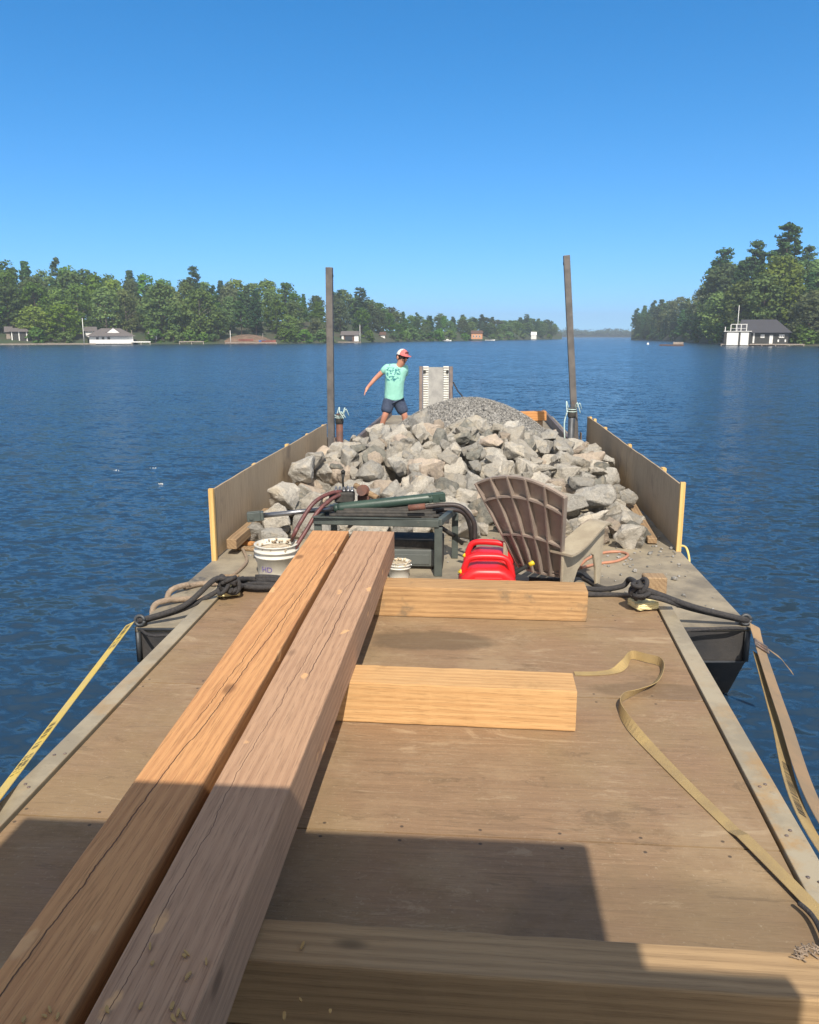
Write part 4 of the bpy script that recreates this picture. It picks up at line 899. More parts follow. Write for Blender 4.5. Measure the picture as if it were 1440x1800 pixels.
# loose strap on the plywood: it lies flat, twists on edge in the bight
pts = [(1010, 1184, 0), (1045, 1184, 0), (1080, 1180, .1), (1098, 1168, .6), (1110, 1152, 1), (1135, 1157, 1), (1160, 1164, 1), (1164, 1180, .8), (1150, 1203, .5), (1120, 1218, .7), (1096, 1226, 1), (1089, 1240, 1), (1098, 1262, .8), (1120, 1290, .35), (1160, 1332, .1), (1220, 1392, 0), (1290, 1460, 0), (1365, 1535, 0), (1440, 1612, 0), (1500, 1675, 0)]
P = [onz(x, y, TD + .004 + .022 * e) for x, y, e in pts]; E_ = [e for _, _, e in pts]
PP = spline(P, 5); EE = [v.x for v in spline([(e, 0, 0) for e in E_], 5)]; rows = []
for i, p in enumerate(PP):
    d = (PP[min(i + 1, len(PP) - 1)] - PP[max(i - 1, 0)]); d.z = 0; d.normalize(); flat = d.cross(Vector((0, 0, 1))); e = max(0, min(1, EE[i])) * pi / 2 * .92
    wd = flat * cos(e) + Vector((0, 0, -1)) * sin(e); rows.append((p - wd * .0245, p + wd * .0245))
zmin = TD + .004
rows = [(a_ + Vector((0, 0, max(0, zmin - min(a_.z, b_.z)))), b_ + Vector((0, 0, max(0, zmin - min(a_.z, b_.z))))) for a_, b_ in rows]
rows = [(a_ + Vector((0, 0, .014 if a_.x > 1.0 and a_.y < 2.9 else 0)), b_ + Vector((0, 0, .014 if a_.x > 1.0 and a_.y < 2.9 else 0))) for a_, b_ in rows]
bm = new(); ribbon(bm, rows, .003); tag(obj('loose_strap', bm, 'strap_olive'), 'loose olive webbing strap curling over the open plywood at right', 'strap')
line('dark cord lying along the right edge strip near the bottom corner', [onz(1405, 1588, TD + .03), onz(1425, 1606, TD + .03), onz(1440, 1630, TD + .03), onz(1460, 1680, TD + .03)], .008, 'rope_black')
# wood crumbs on the near cross timber
random.seed(2); bm = new()
for k in range(26):
    p = onz(1420 + random.gauss(0, 12), 1672 + random.gauss(0, 6), TD + .2); a = random.uniform(0, 3.1); tube(bm, [p + Vector((cos(a), sin(a), .3)) * .014, p - Vector((cos(a), sin(a), -.1)) * .014], .0025, 4)
tag(obj('wood_shavings', bm, 'rope_tan'), 'little tuft of shavings on the near cross timber at the right edge', 'shavings', kind='stuff')

# ------------------------------------------------------------------ person
Yp = 15.3; fo = ony(684, 768, Yp)
per = thing('person', 'person in mint tee, navy shorts and red cap stepping with one arm held out', 'person', (fo.x, Yp, BD)); per.rotation_euler = (0, R(3), R(16))
def skinmesh(name, joints, bones, m, parent, sub=2, vox=None):
    me = bpy.data.meshes.new(name); ks = list(joints); me.from_pydata([joints[k][0] for k in ks], [(ks.index(a), ks.index(b)) for a, b in bones], [])
    o = bpy.data.objects.new(name, me); COL.objects.link(o); o.modifiers.new('skin', 'SKIN')
    if not me.skin_vertices: 
        bpy.context.view_layer.objects.active = o
    for k, sv in zip(ks, me.skin_vertices[0].data): r = joints[k][1]; sv.radius = r if isinstance(r, tuple) else (r, r); sv.use_root = (k == ks[0])
    sb = o.modifiers.new('sub', 'SUBSURF'); sb.levels = sub; sb.render_levels = sub
    bpy.context.view_layer.update(); dg = bpy.context.evaluated_depsgraph_get(); me2 = bpy.data.meshes.new_from_object(o.evaluated_get(dg)); o.modifiers.clear(); o.data = me2; me2.materials.clear(); me2.materials.append(M[m])
    for p in me2.polygons: p.use_smooth = True
    o.parent = parent; return o
J = {'pel': ((.06, .02, .80), (.11, .09)), 'bel': ((.05, .015, .95), (.10, .08)), 'che': ((.065, .01, 1.18), (.12, .085)), 'nk': ((.115, -.025, 1.35), .062), 'hd0': ((.15, -.06, 1.41), (.07, .078)), 'hd': ((.165, -.075, 1.50), (.085, .098)), 'hd2': ((.165, -.065, 1.58), (.076, .09)),
     'shL': ((-.10, .03, 1.31), .062), 'elL': ((-.29, .10, 1.11), .044), 'wrL': ((-.43, .10, .94), .029), 'paL': ((-.46, .09, .885), (.022, .036)), 'shR': ((.235, .03, 1.32), .062), 'elR': ((.25, .20, 1.09), .044), 'wrR': ((.20, .22, .88), .029), 'paR': ((.19, .21, .82), (.022, .036)),
     'hpL': ((-.01, .02, .76), .095), 'knL': ((-.10, -.05, .46), .062), 'anL': ((-.175, .10, .10), .04), 'ftL': ((-.20, -.06, .04), .038), 'hpR': ((.14, .02, .76), .095), 'knR': ((.27, -.06, .45), .062), 'anR': ((.33, .10, .10), .04), 'ftR': ((.36, -.05, .04), .038)}
Bn = [('pel', 'bel'), ('bel', 'che'), ('che', 'nk'), ('nk', 'hd0'), ('hd0', 'hd'), ('hd', 'hd2'), ('che', 'shL'), ('shL', 'elL'), ('elL', 'wrL'), ('wrL', 'paL'), ('che', 'shR'), ('shR', 'elR'), ('elR', 'wrR'), ('wrR', 'paR'), ('pel', 'hpL'), ('hpL', 'knL'), ('knL', 'anL'), ('anL', 'ftL'), ('pel', 'hpR'), ('hpR', 'knR'), ('knR', 'anR'), ('anR', 'ftR')]
for side, pj, dx in (('L', 'paL', -1), ('R', 'paR', 1)):
    p = Vector(J[pj][0]); d = (p - Vector(J['wr' + side][0])).normalized(); sdv = d.cross(Vector((0, 1, 0)) if side == 'L' else Vector((1, 0, 0))).normalized(); sdv = Vector((0, 1, 0)) if abs(sdv.y) < .1 else sdv; pn = d.cross(sdv).normalized()
    for k, (off, ln) in enumerate(((-.027, .060), (-.009, .072), (.009, .066), (.026, .052))):
        b = p + sdv * off + d * .03; J[f'f{side}{k}'] = (b, .0095); J[f'g{side}{k}'] = (b + d * ln * .55 + pn * .006, .0088); J[f'h{side}{k}'] = (b + d * ln + pn * .018, .0075); Bn += [(pj, f'f{side}{k}'), (f'f{side}{k}', f'g{side}{k}'), (f'g{side}{k}', f'h{side}{k}')]
    b = p - sdv * .036 - d * .015; J[f't{side}'] = (b, .011); J[f'u{side}'] = (b - sdv * .02 + d * .045 + pn * .01, .009); Bn += [(pj, f't{side}'), (f't{side}', f'u{side}')]
body = skinmesh('body', J, Bn, 'skin', per, 2)
T = {'a0': ((.06, .02, .66), (.20, .15)), 'a': ((.06, .02, .80), (.20, .135)), 'b': ((.055, .01, .95), (.19, .15)), 'c': ((.065, 0, 1.16), (.195, .15)), 'd': ((.10, -.01, 1.325), (.125, .10)), 'sl': ((-.11, .035, 1.315), .082), 'sl2': ((-.20, .07, 1.21), .080), 'sr': ((.25, .035, 1.32), .08), 'sr2': ((.255, .13, 1.18), .076)}
skinmesh('tee_shirt', T, [('a0', 'a'), ('a', 'b'), ('b', 'c'), ('c', 'd'), ('c', 'sl'), ('sl', 'sl2'), ('c', 'sr'), ('sr', 'sr2')], 'tee', per, 2)
Sh = {'p': ((.06, .02, .86), (.16, .13)), 'l': ((-.03, .01, .69), .128), 'l2': ((-.10, -.045, .47), .108), 'r': ((.155, .01, .69), .128), 'r2': ((.265, -.05, .47), .108)}
skinmesh('shorts', Sh, [('p', 'l'), ('l', 'l2'), ('p', 'r'), ('r', 'r2')], 'denim', per, 2)
HM = Matrix.Translation((.165, -.075, 1.545)) @ Matrix.Rotation(R(28), 4, 'Z') @ Matrix.Rotation(R(8), 4, 'X') @ Matrix.Scale(1.14, 4)   # face towards -y, turned to the right
def headpart(name, bm, m, parent=None):
    o = obj(name, bm, m, parent or per); o.data.transform(HM); return o
bm = new(); bmesh.ops.create_uvsphere(bm, u_segments=24, v_segments=16, radius=1, matrix=Matrix.Diagonal((.093, .112, .115, 1)))
bmesh.ops.delete(bm, geom=[v for v in bm.verts if v.co.z < .012], context='VERTS'); cap = headpart('cap', bm, 'cap_red'); cap.data.materials.append(M['cap_white'])
for p in cap.data.polygons:
    p.use_smooth = True
    if (HM.inverted() @ p.center).y > -.02: p.material_index = 1
bm = new(); outline = [(-.082, -.065), (-.07, -.14), (-.035, -.178), (.035, -.178), (.07, -.14), (.082, -.065)]; quadbox(bm, outline, .016, .024); headpart('cap_brim', bm, 'cap_red', cap)
bm = new(); tube(bm, [(-.03, -.104, .062), (-.02, -.104, .085), (.0, -.106, .07), (.02, -.104, .085), (.03, -.104, .062)], .007, 6); headpart('cap_emblem', bm, 'ink', cap)
bm = new(); tube(bm, [(-.088, .03, -.002), (-.078, -.07, -.008)], .005, 6); tube(bm, [(.088, .03, -.002), (.078, -.07, -.008)], .005, 6)
for s in (-1, 1): bmesh.ops.create_uvsphere(bm, u_segments=14, v_segments=8, radius=1, matrix=Matrix.Translation((s * .036, -.088, -.012)) @ Matrix.Rotation(R(s * 14), 4, 'Z') @ Matrix.Diagonal((.036, .010, .022, 1)))
tube(bm, [(-.012, -.096, -.006), (.012, -.096, -.006)], .005, 6); headpart('sunglasses', bm, 'glasses')
bm = new(); prof = [(0, -.085, -.01, .011), (0, -.108, -.045, .016), (0, -.104, -.056, .018)]
tube(bm, [Vector(p[:3]) for p in prof], [p[3] for p in prof], 10); headpart('nose', bm, 'skin')
bm = new(); bmesh.ops.create_uvsphere(bm, u_segments=12, v_segments=8, radius=1, matrix=Matrix.Translation((0, -.082, -.085)) @ Matrix.Diagonal((.026, .012, .007, 1))); headpart('mouth', bm, 'hose')
for s in (-1, 1):
    bm = new(); bmesh.ops.create_uvsphere(bm, u_segments=12, v_segments=8, radius=1, matrix=Matrix.Translation((s * .086, .012, -.03)) @ Matrix.Diagonal((.012, .022, .034, 1))); headpart('ear', bm, 'skin')
bm = new(); bmesh.ops.create_uvsphere(bm, u_segments=20, v_segments=12, radius=1, matrix=Matrix.Translation((0, .025, -.02)) @ Matrix.Diagonal((.086, .088, .075, 1))); headpart('hair', bm, 'hair')
for x, y in ((-.20, -.02), (.355, -.01)):
    bm = new(); box(bm, x - .052, x + .052, y - .13, y + .15, .002, .085, .03, seg=3); o = obj('shoe', bm, 'shoe', per)

# ------------------------------------------------------------------ shores
def interp(tab, x):
    if x <= tab[0][0]: return tab[0][1]
    for (a, b), (c, d) in zip(tab, tab[1:]):
        if x <= c: return b + (d - b) * (x - a) / (c - a)
    return tab[-1][1]
DL = [(-300, 240), (0, 255), (240, 262), (480, 272), (600, 300), (690, 350), (800, 410), (900, 500), (985, 620)]
SL = [(-300, 470), (0, 474), (70, 474), (100, 478), (160, 472), (240, 486), (300, 494), (400, 488), (440, 490), (500, 495), (530, 514), (570, 516), (625, 520), (660, 532), (700, 546), (740, 553), (800, 557), (850, 556), (890, 566), (925, 558), (960, 564), (975, 570), (985, 582)]
DR = [(1112, 520), (1150, 480), (1200, 385), (1250, 300), (1290, 234), (1440, 227), (1700, 220)]
SR = [(1112, 548), (1125, 535), (1150, 529), (1200, 526), (1232, 520), (1246, 470), (1262, 455), (1290, 455), (1320, 448), (1345, 450), (1400, 440), (1440, 440), (1700, 440)]
def gl(off, hill): return min(hill, max(-.5, (off - 1.5) * .17 + .5)) if off > -3 else -1.2
def shore(name, tab, hill, p0, p1, dp):
    bm = new(); offs = (-6, 0, 2, 6, 14, 26, 45, 75, 130, 240); rows = []
    p = p0
    while p <= p1 + .1:
        d = interp(tab, p); fade = 1.0
        rows.append([bm.verts.new(at(p, d + o + noise.noise((p * .05, o * .1, 0)) * 1.5) + Vector((0, 0, gl(o, hill * (1 if d < 330 else .6)) + noise.noise((p * .08, o * .07, 3)) * .35 * (o > 1)))) for o in offs]); p += dp
    for a, b in zip(rows, rows[1:]):
        for k in range(len(offs) - 1): f = bm.faces.new((a[k], b[k], b[k + 1], a[k + 1])); f.smooth = True
    tag(obj(name, bm, 'land'), kind='structure')
shore('left_shore', DL, 8, -300, 990, 8); shore('right_shore', DR, 10, 1110, 1700, 8)
# ---- tree kinds
def leafquad(bm, c, s, nrm):
    u = nrm.orthogonal().normalized(); u.rotate(Matrix.Rotation(random.uniform(0, 6.28), 3, nrm)); w = nrm.cross(u)
    k = random.uniform(.6, 1.0)
    bm.faces.new([bm.verts.new(c + u * s * a + w * s * b * k) for a, b in ((-1, -.3), (.1, -1), (1, .2), (-.2, 1))])
def clump(bm, c, r, n, s, flat=.75):
    for k in range(n):
        d = Vector((random.gauss(0, 1), random.gauss(0, 1), random.gauss(0, 1))).normalized(); q = r * random.uniform(.45, 1.05)
        nr = (d + Vector((0, 0, .5)) + Vector((random.gauss(0, .5), random.gauss(0, .5), random.gauss(0, .5)))).normalized()
        leafquad(bm, c + Vector((d.x * q, d.y * q, d.z * q * flat)), s * random.uniform(.6, 1.25), nr)
def broadleaf(seed, H=18, w=5.4, base=.10, n=84):
    random.seed(seed); bm = new(); tb = new(); tips = []
    tube(tb, [(0, 0, -.5), (random.uniform(-.2, .2), 0, H * .35), (random.uniform(-.5, .5), random.uniform(-.5, .5), H * .8)], [.32, .22, .06], 7, sub=3)
    for k in range(n):
        t = random.random() ** .85; z = H * (base + (1 - base - .06) * t)
        rad = w * (sin(pi * (.14 + .80 * t)) ** .75) * random.uniform(.45, 1.0); a = random.uniform(0, 6.28)
        c = Vector((cos(a) * rad, sin(a) * rad, z)); r = random.uniform(.9, 1.75) * (w / 4.6)
        clump(bm, c, r, 30, .44)
        if k % 4 == 0: tube(tb, [(0, 0, max(H * .15, z - rad * .7)), (c.x * .5, c.y * .5, z - rad * .3), tuple(c)], [.10, .06, .02], 5)
    clump(bm, Vector((0, 0, H * .93)), 1.5, 46, .42)
    return bm, tb
def pine(seed, H=24, w=4.4, base=.22):
    random.seed(seed); bm = new(); tb = new()
    tube(tb, [(0, 0, -.5), (0, 0, H * .5), (random.uniform(-.3, .3), 0, H * .98)], [.34, .22, .04], 7)
    z = H * base
    while z < H * .97:
        t = (z / H - base) / (1 - base)
        for k in range(random.randint(4, 6)):
            L_ = w * (1 - t ** 1.6) ** .8 * random.uniform(.45, 1.1) + .35; a = random.uniform(0, 6.28); d = Vector((cos(a), sin(a), 0)); up = random.uniform(-.05, .5)
            tube(tb, [(0, 0, z), tuple(d * L_ + Vector((0, 0, z + up * L_)))], [.06, .015], 4)
            m = max(2, int(L_ / .75))
            for q in range(m):
                f = .4 + .6 * (q + 1) / m; clump(bm, d * L_ * f + Vector((random.uniform(-.45, .45), random.uniform(-.45, .45), z + up * L_ * f + random.uniform(-.1, .5))), random.uniform(.6, 1.05), 17, .34, .62)
        z += random.uniform(.55, 1.25) * H / 24
    clump(bm, Vector((0, 0, H * .97)), .5, 16, .26, 1.4)
    return bm, tb
def conifer(seed, H=17, w=3.6, base=.03):
    random.seed(seed); bm = new(); tb = new(); tube(tb, [(0, 0, -.5), (0, 0, H * .97)], [.25, .03], 6)
    z = H * base
    while z < H * .98:
        t = (z / H - base) / (1 - base); R_ = w * (1 - t) ** .8 * random.uniform(.8, 1.12) + .15
        for k in range(int(5 + 6 * (1 - t))):
            a = random.uniform(0, 6.28); L_ = R_ * random.uniform(.65, 1.1)
            for f in (.55, .95): clump(bm, Vector((cos(a) * L_ * f, sin(a) * L_ * f, z - L_ * .18 * f)), .75, 12, .36, .55)
        z += .62
    return bm, tb
KINDS = {}
def kind(key, fn, leafm, bark, seeds, **k):
    KINDS[key] = []
    for sdd in seeds:
        bm, tb = fn(sdd, **k); out = []
        for b, m in ((bm, leafm), (tb, bark)):
            me = bpy.data.meshes.new(key); b.to_mesh(me); b.free(); me.materials.append(M[m]); out.append(me)
        KINDS[key].append((out, k.get('H', {'pine': 24, 'broad': 18}.get(key, 17))))
kind('broad', broadleaf, 'leaf_green', 'bark', (1, 2, 3, 4), H=18)
kind('light', broadleaf, 'leaf_light', 'bark_pale', (11, 12), H=18, w=6.0, base=.08, n=92)
kind('olive', broadleaf, 'leaf_olive', 'bark', (21, 22), H=18, w=6.0, base=.06, n=92)
kind('pine', pine, 'leaf_dark', 'bark', (31, 32, 33), H=24)
kind('hem', conifer, 'leaf_dark', 'bark', (41, 42, 43), H=17)
kind('shrub', broadleaf, 'leaf_green', 'bark', (51, 52), H=7, w=3.4, base=.02, n=34)
NAMES = {'broad': ('broadleaf_tree', 'leafy mid green broadleaf tree'), 'light': ('broadleaf_tree', 'bright yellow-green broadleaf tree'), 'olive': ('broadleaf_tree', 'dull olive broadleaf tree'), 'pine': ('pine_tree', 'tall ragged dark pine'), 'hem': ('conifer_tree', 'narrow dark conifer'), 'shrub': ('waterside_shrub', 'low green shrub')}
def tree(key, pos, H, label, group, wid=1.0):
    (me, h0) = random.choice(KINDS[key]); nm, _ = NAMES[key]
    t = thing(nm, label, 'shrub' if key == 'shrub' else 'tree', pos, random.uniform(0, 6.28), group); s = H / h0; t.scale = (s * wid, s * wid, s)
    for n_, mm in (('crown', me[0]), ('trunk', me[1])):
        o = bpy.data.objects.new(n_, mm); COL.objects.link(o); o.parent = t
def forest(tab, sky_, p0, p1, hill, rows, mixf, side, gap, step=7.2):
    for off, frac, key_ in rows:
        p = p0 + random.uniform(0, 8)
        while p < p1:
            d = interp(tab, p) + off + random.uniform(-2.5, 2.5)
            if not (off < 12 and any(a < p < b for a, b in gap)):
                zt = CZ + (590 - interp(sky_, p)) * (.95 if p < 560 or side == 'r' else 1.05) / F * d; hl = hill * (1 if d - off < 330 else .6); g = gl(off, hl) - .3; H = (zt - g) * frac * random.uniform(.9, 1.07)
                k = mixf(p, off)
                H *= .96 if k == 'pine' else .98
                where = ('at the water edge' if off < 12 else ('in the middle of the wood' if frac < .95 else 'on the skyline of the wood')) + (' on the left shore' if side == 'l' and p < 560 else (' on the far left point' if side == 'l' else ' on the right shore'))
                if H > 2: tree(k, at(p, d) + Vector((0, 0, g)), H, NAMES[k][1] + ' ' + where, 'trees along the left shore' if side == 'l' else 'trees along the right shore', random.uniform(.9, 1.2) * (1.25 if frac < .6 else 1) * (1.0 if d < 320 else min(1.7 if side == 'l' else 1.15, 1 + (d - 320) / 260)))
            p += (step if d < 330 else step * .78) * F / d * random.uniform(.75, 1.25)
random.seed(5)
def mixl(p, off):
    r = random.random()
    if p > 500: return 'pine' if r < .18 else ('hem' if r < .42 else ('olive' if r < .62 else 'broad'))
    if off < 12: return 'light' if r < .22 else ('olive' if r < .35 else ('hem' if r < .5 else 'broad'))
    return 'hem' if r < .1 else ('pine' if r < .14 else ('olive' if r < .26 else ('light' if r < .46 else 'broad')))
def mixr(p, off):
    r = random.random()
    if p < 1240: return 'pine' if r < .4 else ('hem' if r < .85 else 'olive')
    return 'pine' if r < .42 else ('hem' if r < .66 else ('olive' if r < .76 else 'broad'))
gapl = [(-15, 60), (128, 248), (392, 486), (588, 640), (664, 684), (822, 850), (930, 948)]
forest(DL, SL, -150, 975, 8, [(8, .50, 0), (19, .72, 0), (33, .88, 0), (52, 1.0, 0)], mixl, 'l', gapl, step=7.6)
forest(DR, SR, 1116, 1520, 10, [(7, .48, 0), (17, .70, 0), (30, .86, 0), (47, 1.0, 0)], mixr, 'r', [(1278, 1400)], step=7.0)
def one(key, px, sky_y, tab, off, hill, label, wid=1.0, group=None):
    d = interp(tab, px) + off; g = gl(off, hill * (1 if d - off < 330 else .6)) - .3; tree(key, at(px, d) + Vector((0, 0, g)), (CZ + (590 - sky_y) / F * d - g) * (.95 if key == 'pine' else 1), label, group, wid)
one('pine', 345, 472, DL, 50, 8, 'lone dark pine crown rising above the left wood, near its middle', 1.0)
one('pine', 108, 467, DL, 58, 8, 'lone dark pine top above the wood at the far left', .9)
one('light', 352, 512, DL, 7, 8, 'broad yellow-green tree leaning over the water left of the bare bank', 1.15)
one('olive', 285, 506, DL, 8, 8, 'wide grey-green tree at the water right of the low white boathouse', 1.2)
one('pine', 634, 505, DL, 30, 8, 'big dark pine standing just right of the left spud pole', 1.5)
one('pine', 598, 512, DL, 36, 8, 'dark pine directly behind the left spud pole', 1.3)
one('pine', 846, 552, DL, 30, 8, 'dark pine tip above the orange house', 1.2)
one('pine', 925, 552, DL, 30, 8, 'dark pine tip above the small white shed on the point', 1.5)
one('pine', 1370, 411, DR, 38, 10, 'tallest pine on the right shore, above the boathouse roof', 1.25)
one('pine', 1262, 446, DR, 30, 10, 'high dark pine at the left end of the tall right wood', 1.3)
one('pine', 1318, 436, DR, 42, 10, 'pine left of the tallest one on the right shore', 1.1)
one('light', 1368, 470, DR, 20, 10, 'pale green broadleaf tree between dark pines behind the boathouse', 1.1)
one('light', 1262, 522, DR, 9, 10, 'light green tree overhanging the water left of the boathouse', 1.3)
one('olive', 1425, 520, DR, 9, 10, 'olive tree at the water right of the boathouse', 1.2)
for px in (425, 451): one('pine', px, 512, DL, 12, 8, 'pale trunked pine on the bare bank with clear stem, ' + ('left' if px < 440 else 'right') + ' of two', .9)
random.seed(8)
for px in list(range(-10, 590, 26)) + list(range(500, 980, 15)):
    if any(a - 4 < px < b + 4 for a, b in gapl): continue
    d = interp(DL, px) + 2.5; tree('shrub', at(px + random.uniform(-6, 6), d) + Vector((0, 0, .1)), random.uniform(2.4, 4.6) * (1.35 if px > 590 else 1), 'low green shrub at the foot of the left wood', 'shrubs along the left shore', 1.3)
for px in range(1120, 1520, 22):
    if 1276 < px < 1402: continue
    d = interp(DR, px) + 2.5; tree('shrub', at(px + random.uniform(-5, 5), d) + Vector((0, 0, .1)), random.uniform(2.4, 5), 'low green shrub at the foot of the right wood', 'shrubs along the right shore', 1.3)
# far wood closing the lake
random.seed(31); bm = new()
for k in range(900):
    px = random.uniform(930, 1190); d = 1500 + random.uniform(0, 60); h = interp([(930, 15), (1010, 15), (1040, 12), (1070, 16), (1110, 14), (1190, 16)], px) * random.uniform(.45, 1.06)
    c = at(px, d) + Vector((0, 0, h * .6 + 1)); clump(bm, c, random.uniform(3, 5), 9, 1.5, h / 10)
tag(obj('far_wood', bm, 'leaf_dark'), 'hazy low wood closing the lake far behind the right spud pole', 'wood', kind='stuff')
bm = new(); bm.faces.new([bm.verts.new(at(p, d) + Vector((0, 0, z))) for p, d, z in ((880, 1490, -.5), (1230, 1490, -.5), (1230, 1620, 6), (880, 1620, 6))]); tag(obj('far_shore', bm, 'land'), kind='structure')

# ---- buildings, docks, boats on the shores
def frame(px, d, z=0):                                   # a spot facing the camera: x along the shore, y away
    p = at(px, d); return Vector((p.x, p.y, z)), math.atan2(-p.x, p.y)
def hut(name, label, px0, px1, d, wh, rh, wm, rm, hip=.25, depth=7, z=.5, over=.5, openings=()):
    c, rz = frame((px0 + px1) / 2, d + depth / 2, z); w = abs(px1 - px0) * d / F
    t = thing(name, label, 'boathouse' if 'boathouse' in name else 'cottage', c, rz)
    bm = new(); box(bm, -w / 2, w / 2, -depth / 2, depth / 2, 0, wh); wl = obj('wall', bm, wm, t)
    bm = new(); a = w / 2 + over; b = depth / 2 + over; r = a * (1 - hip)
    e = [bm.verts.new(p) for p in ((-a, -b, wh + .01), (a, -b, wh + .01), (a, b, wh + .01), (-a, b, wh + .01), (-r, 0, wh + rh), (r, 0, wh + rh))]
    for f in ((0, 1, 5, 4), (1, 2, 5), (2, 3, 4, 5), (3, 0, 4), (3, 2, 1, 0)): bm.faces.new([e[k] for k in f])
    obj('roof', bm, rm, t)
    for kind_, x0, x1, z0, z1, m in openings:
        bm = new(); box(bm, x0 * w, x1 * w, -depth / 2 - .06, -depth / 2 - .012, z0, z1); o = obj(kind_, bm, m, t)
        if kind_ == 'window':
            bm = new(); box(bm, x0 * w + .12, x1 * w - .12, -depth / 2 - .075, -depth / 2 - .062, z0 + .12, z1 - .12); obj('pane', bm, 'glass_dark', o)
    return t, w, depth
t, w, dp = hut('boathouse', 'low white boathouse with brown hipped roof at the left water edge', 162, 229, 258, 2.1, 2.3, 'white_paint', 'roof_grey', .62, 9, .25, .9, [('window', -.5 + .13 * k + .02, -.5 + .13 * k + .08, 1.2, 1.9, 'roof_grey') for k in range(1, 4)])
bm = new(); prism(bm, [(-1.9, 0), (1.9, 0), (0, 1.4)], 1.0, Matrix.Translation((.6, -2.6, 3.1))); obj('dormer', bm, 'white_paint', t)
bm = new()
for s in (-1, 1): bar(bm, (.6 + s * 2.15, -2.5, 3.0), (.6, -2.5, 4.62), 1.5, .14)
obj('dormer_roof', bm, 'roof_grey', t)
hut('cottage', 'small white cottage with chimney behind the low white boathouse', 152, 168, 272, 2.2, 1.4, 'white_paint', 'roof_grey', .1, 5, 1.6)
hut('cottage', 'white framed summer house with dark screens at the far left', 22, 46, 261, 2.6, 1.1, 'siding_dark', 'roof_grey', .3, 6, 1.0, .5, [('pillar', x - .03, x + .03, 0, 2.6, 'white_paint') for x in (-.44, -.02, .44)])
hut('cottage', 'grey shed half hidden in leaves at the far left edge', 12, 20, 264, 2.5, 1.6, 'dock', 'roof_grey', .1, 5, 1.0)
hut('boathouse', 'brown boathouse with white ends just right of the left spud pole', 601, 630, 308, 2.2, 1.5, 'siding_brown', 'roof_grey', .12, 6, .5, .5, [('door', -.5, -.38, 0, 2.1, 'white_paint'), ('door', .24, .5, 0, 2.1, 'white_paint'), ('opening', -.3, .12, .1, 1.8, 'glass_dark')])
hut('cottage', 'tiny white boathouse with brown roof left of the standing person', 669, 677, 350, 2.4, 1.3, 'white_paint', 'siding_brown', .15, 5, .4)
hut('cottage', 'orange-brown waterside house far behind the gravel mound', 829, 848, 428, 3.0, 1.3, 'siding_orange', 'siding_brown', .1, 6, .8, .4, [('window', -.35, -.22, .8, 2.0, 'white_paint'), ('window', -.08, .05, .8, 2.0, 'white_paint'), ('window', .2, .33, .8, 2.0, 'white_paint')])
hut('cottage', 'white shed by the water on the tip of the far left point', 934, 943, 540, 2.6, 2.0, 'white_paint', 'white_paint', .05, 5, .3, .2)
hut('cottage', 'white porch glimpsed through leaves right of the low boathouse', 263, 275, 266, 1.6, .9, 'white_paint', 'roof_grey', .2, 4, 1.4)
# right boathouse
c, rz = frame(1330, 229, .5); k = 229 / F
bh = thing('boathouse', 'dark boathouse with white doors, balcony and flagpole on the right shore', 'boathouse', c, rz)
X = lambda p: (p - 1330) * k
bm = new(); box(bm, X(1308), X(1376), -3, 4, 0, 2.9); obj('wall', bm, 'siding_dark', bh)
bm = new(); e = [bm.verts.new(p) for p in ((X(1300), -3.8, 2.75), (X(1381), -3.8, 2.75), (X(1381), 4.8, 2.75), (X(1300), 4.8, 2.75), (X(1306), .5, 6.0), (X(1357), .5, 6.0))]
for f in ((0, 1, 5, 4), (1, 2, 5), (2, 3, 4, 5), (3, 0, 4), (3, 2, 1, 0)): bm.faces.new([e[q] for q in f])
obj('roof', bm, 'roof_dark', bh)
bm = new(); box(bm, X(1283), X(1322), -4.6, -3.82, 0, 3.0); box(bm, X(1283), X(1307.9), -3.81, 3, .01, 2.99); ann = obj('annex', bm, 'siding_dark', bh)
for a, b in ((1287, 1304), (1307, 1319)):
    bm = new(); box(bm, X(a), X(b), -4.68, -4.615, -.3, 2.75); obj('door', bm, 'white_paint', bh)
bm = new()
box(bm, X(1282), X(1323), -4.9, -4.0, 3.01, 3.15)
for p in (1284, 1292, 1300, 1307, 1315): box(bm, X(p) - .09, X(p) + .09, -4.85, -4.7, 3.15, 4.2 if p < 1290 else 4.7)
box(bm, X(1292), X(1316), -4.86, -4.69, 4.71, 4.85); box(bm, X(1292.8), X(1314), -4.84, -4.72, 3.72, 3.80)
obj('balcony', bm, 'white_paint', bh)
bm = new(); lathe(bm, [(.10, 3.15), (.06, 9.4)], 8, Matrix.Translation((X(1301.5), -4.3, 0))); obj('flagpole', bm, 'white_paint', bh)
for a, b, z0, z1, nm in ((1325, 1327.5, .2, 2.7, 'post'), (1336, 1342, 1.5, 2.3, 'window'), (1349, 1354, .1, 2.2, 'door'), (1362.5, 1370, 1.5, 2.3, 'window'), (1361, 1363, .5, 1.1, 'chair_back'), (1371, 1373, .5, 1.1, 'chair_back')):
    bm = new(); box(bm, X(a), X(b), -3.07, -3.012, z0, z1); o = obj(nm, bm, 'white_paint', bh)
    if nm == 'window':
        bm = new()
        for q in (0, 1, 2): xa = X(a) + (X(b) - X(a)) * (q / 3) + .06; prism(bm, [(xa, z0 + .25), (xa + (X(b) - X(a)) / 3 - .12, z0 + .25), (xa + (X(b) - X(a)) / 6 - .06, z1 - .08)][::1], .02, Matrix.Translation((0, -3.082, 0)))
        obj('pane', bm, 'glass_dark', o)
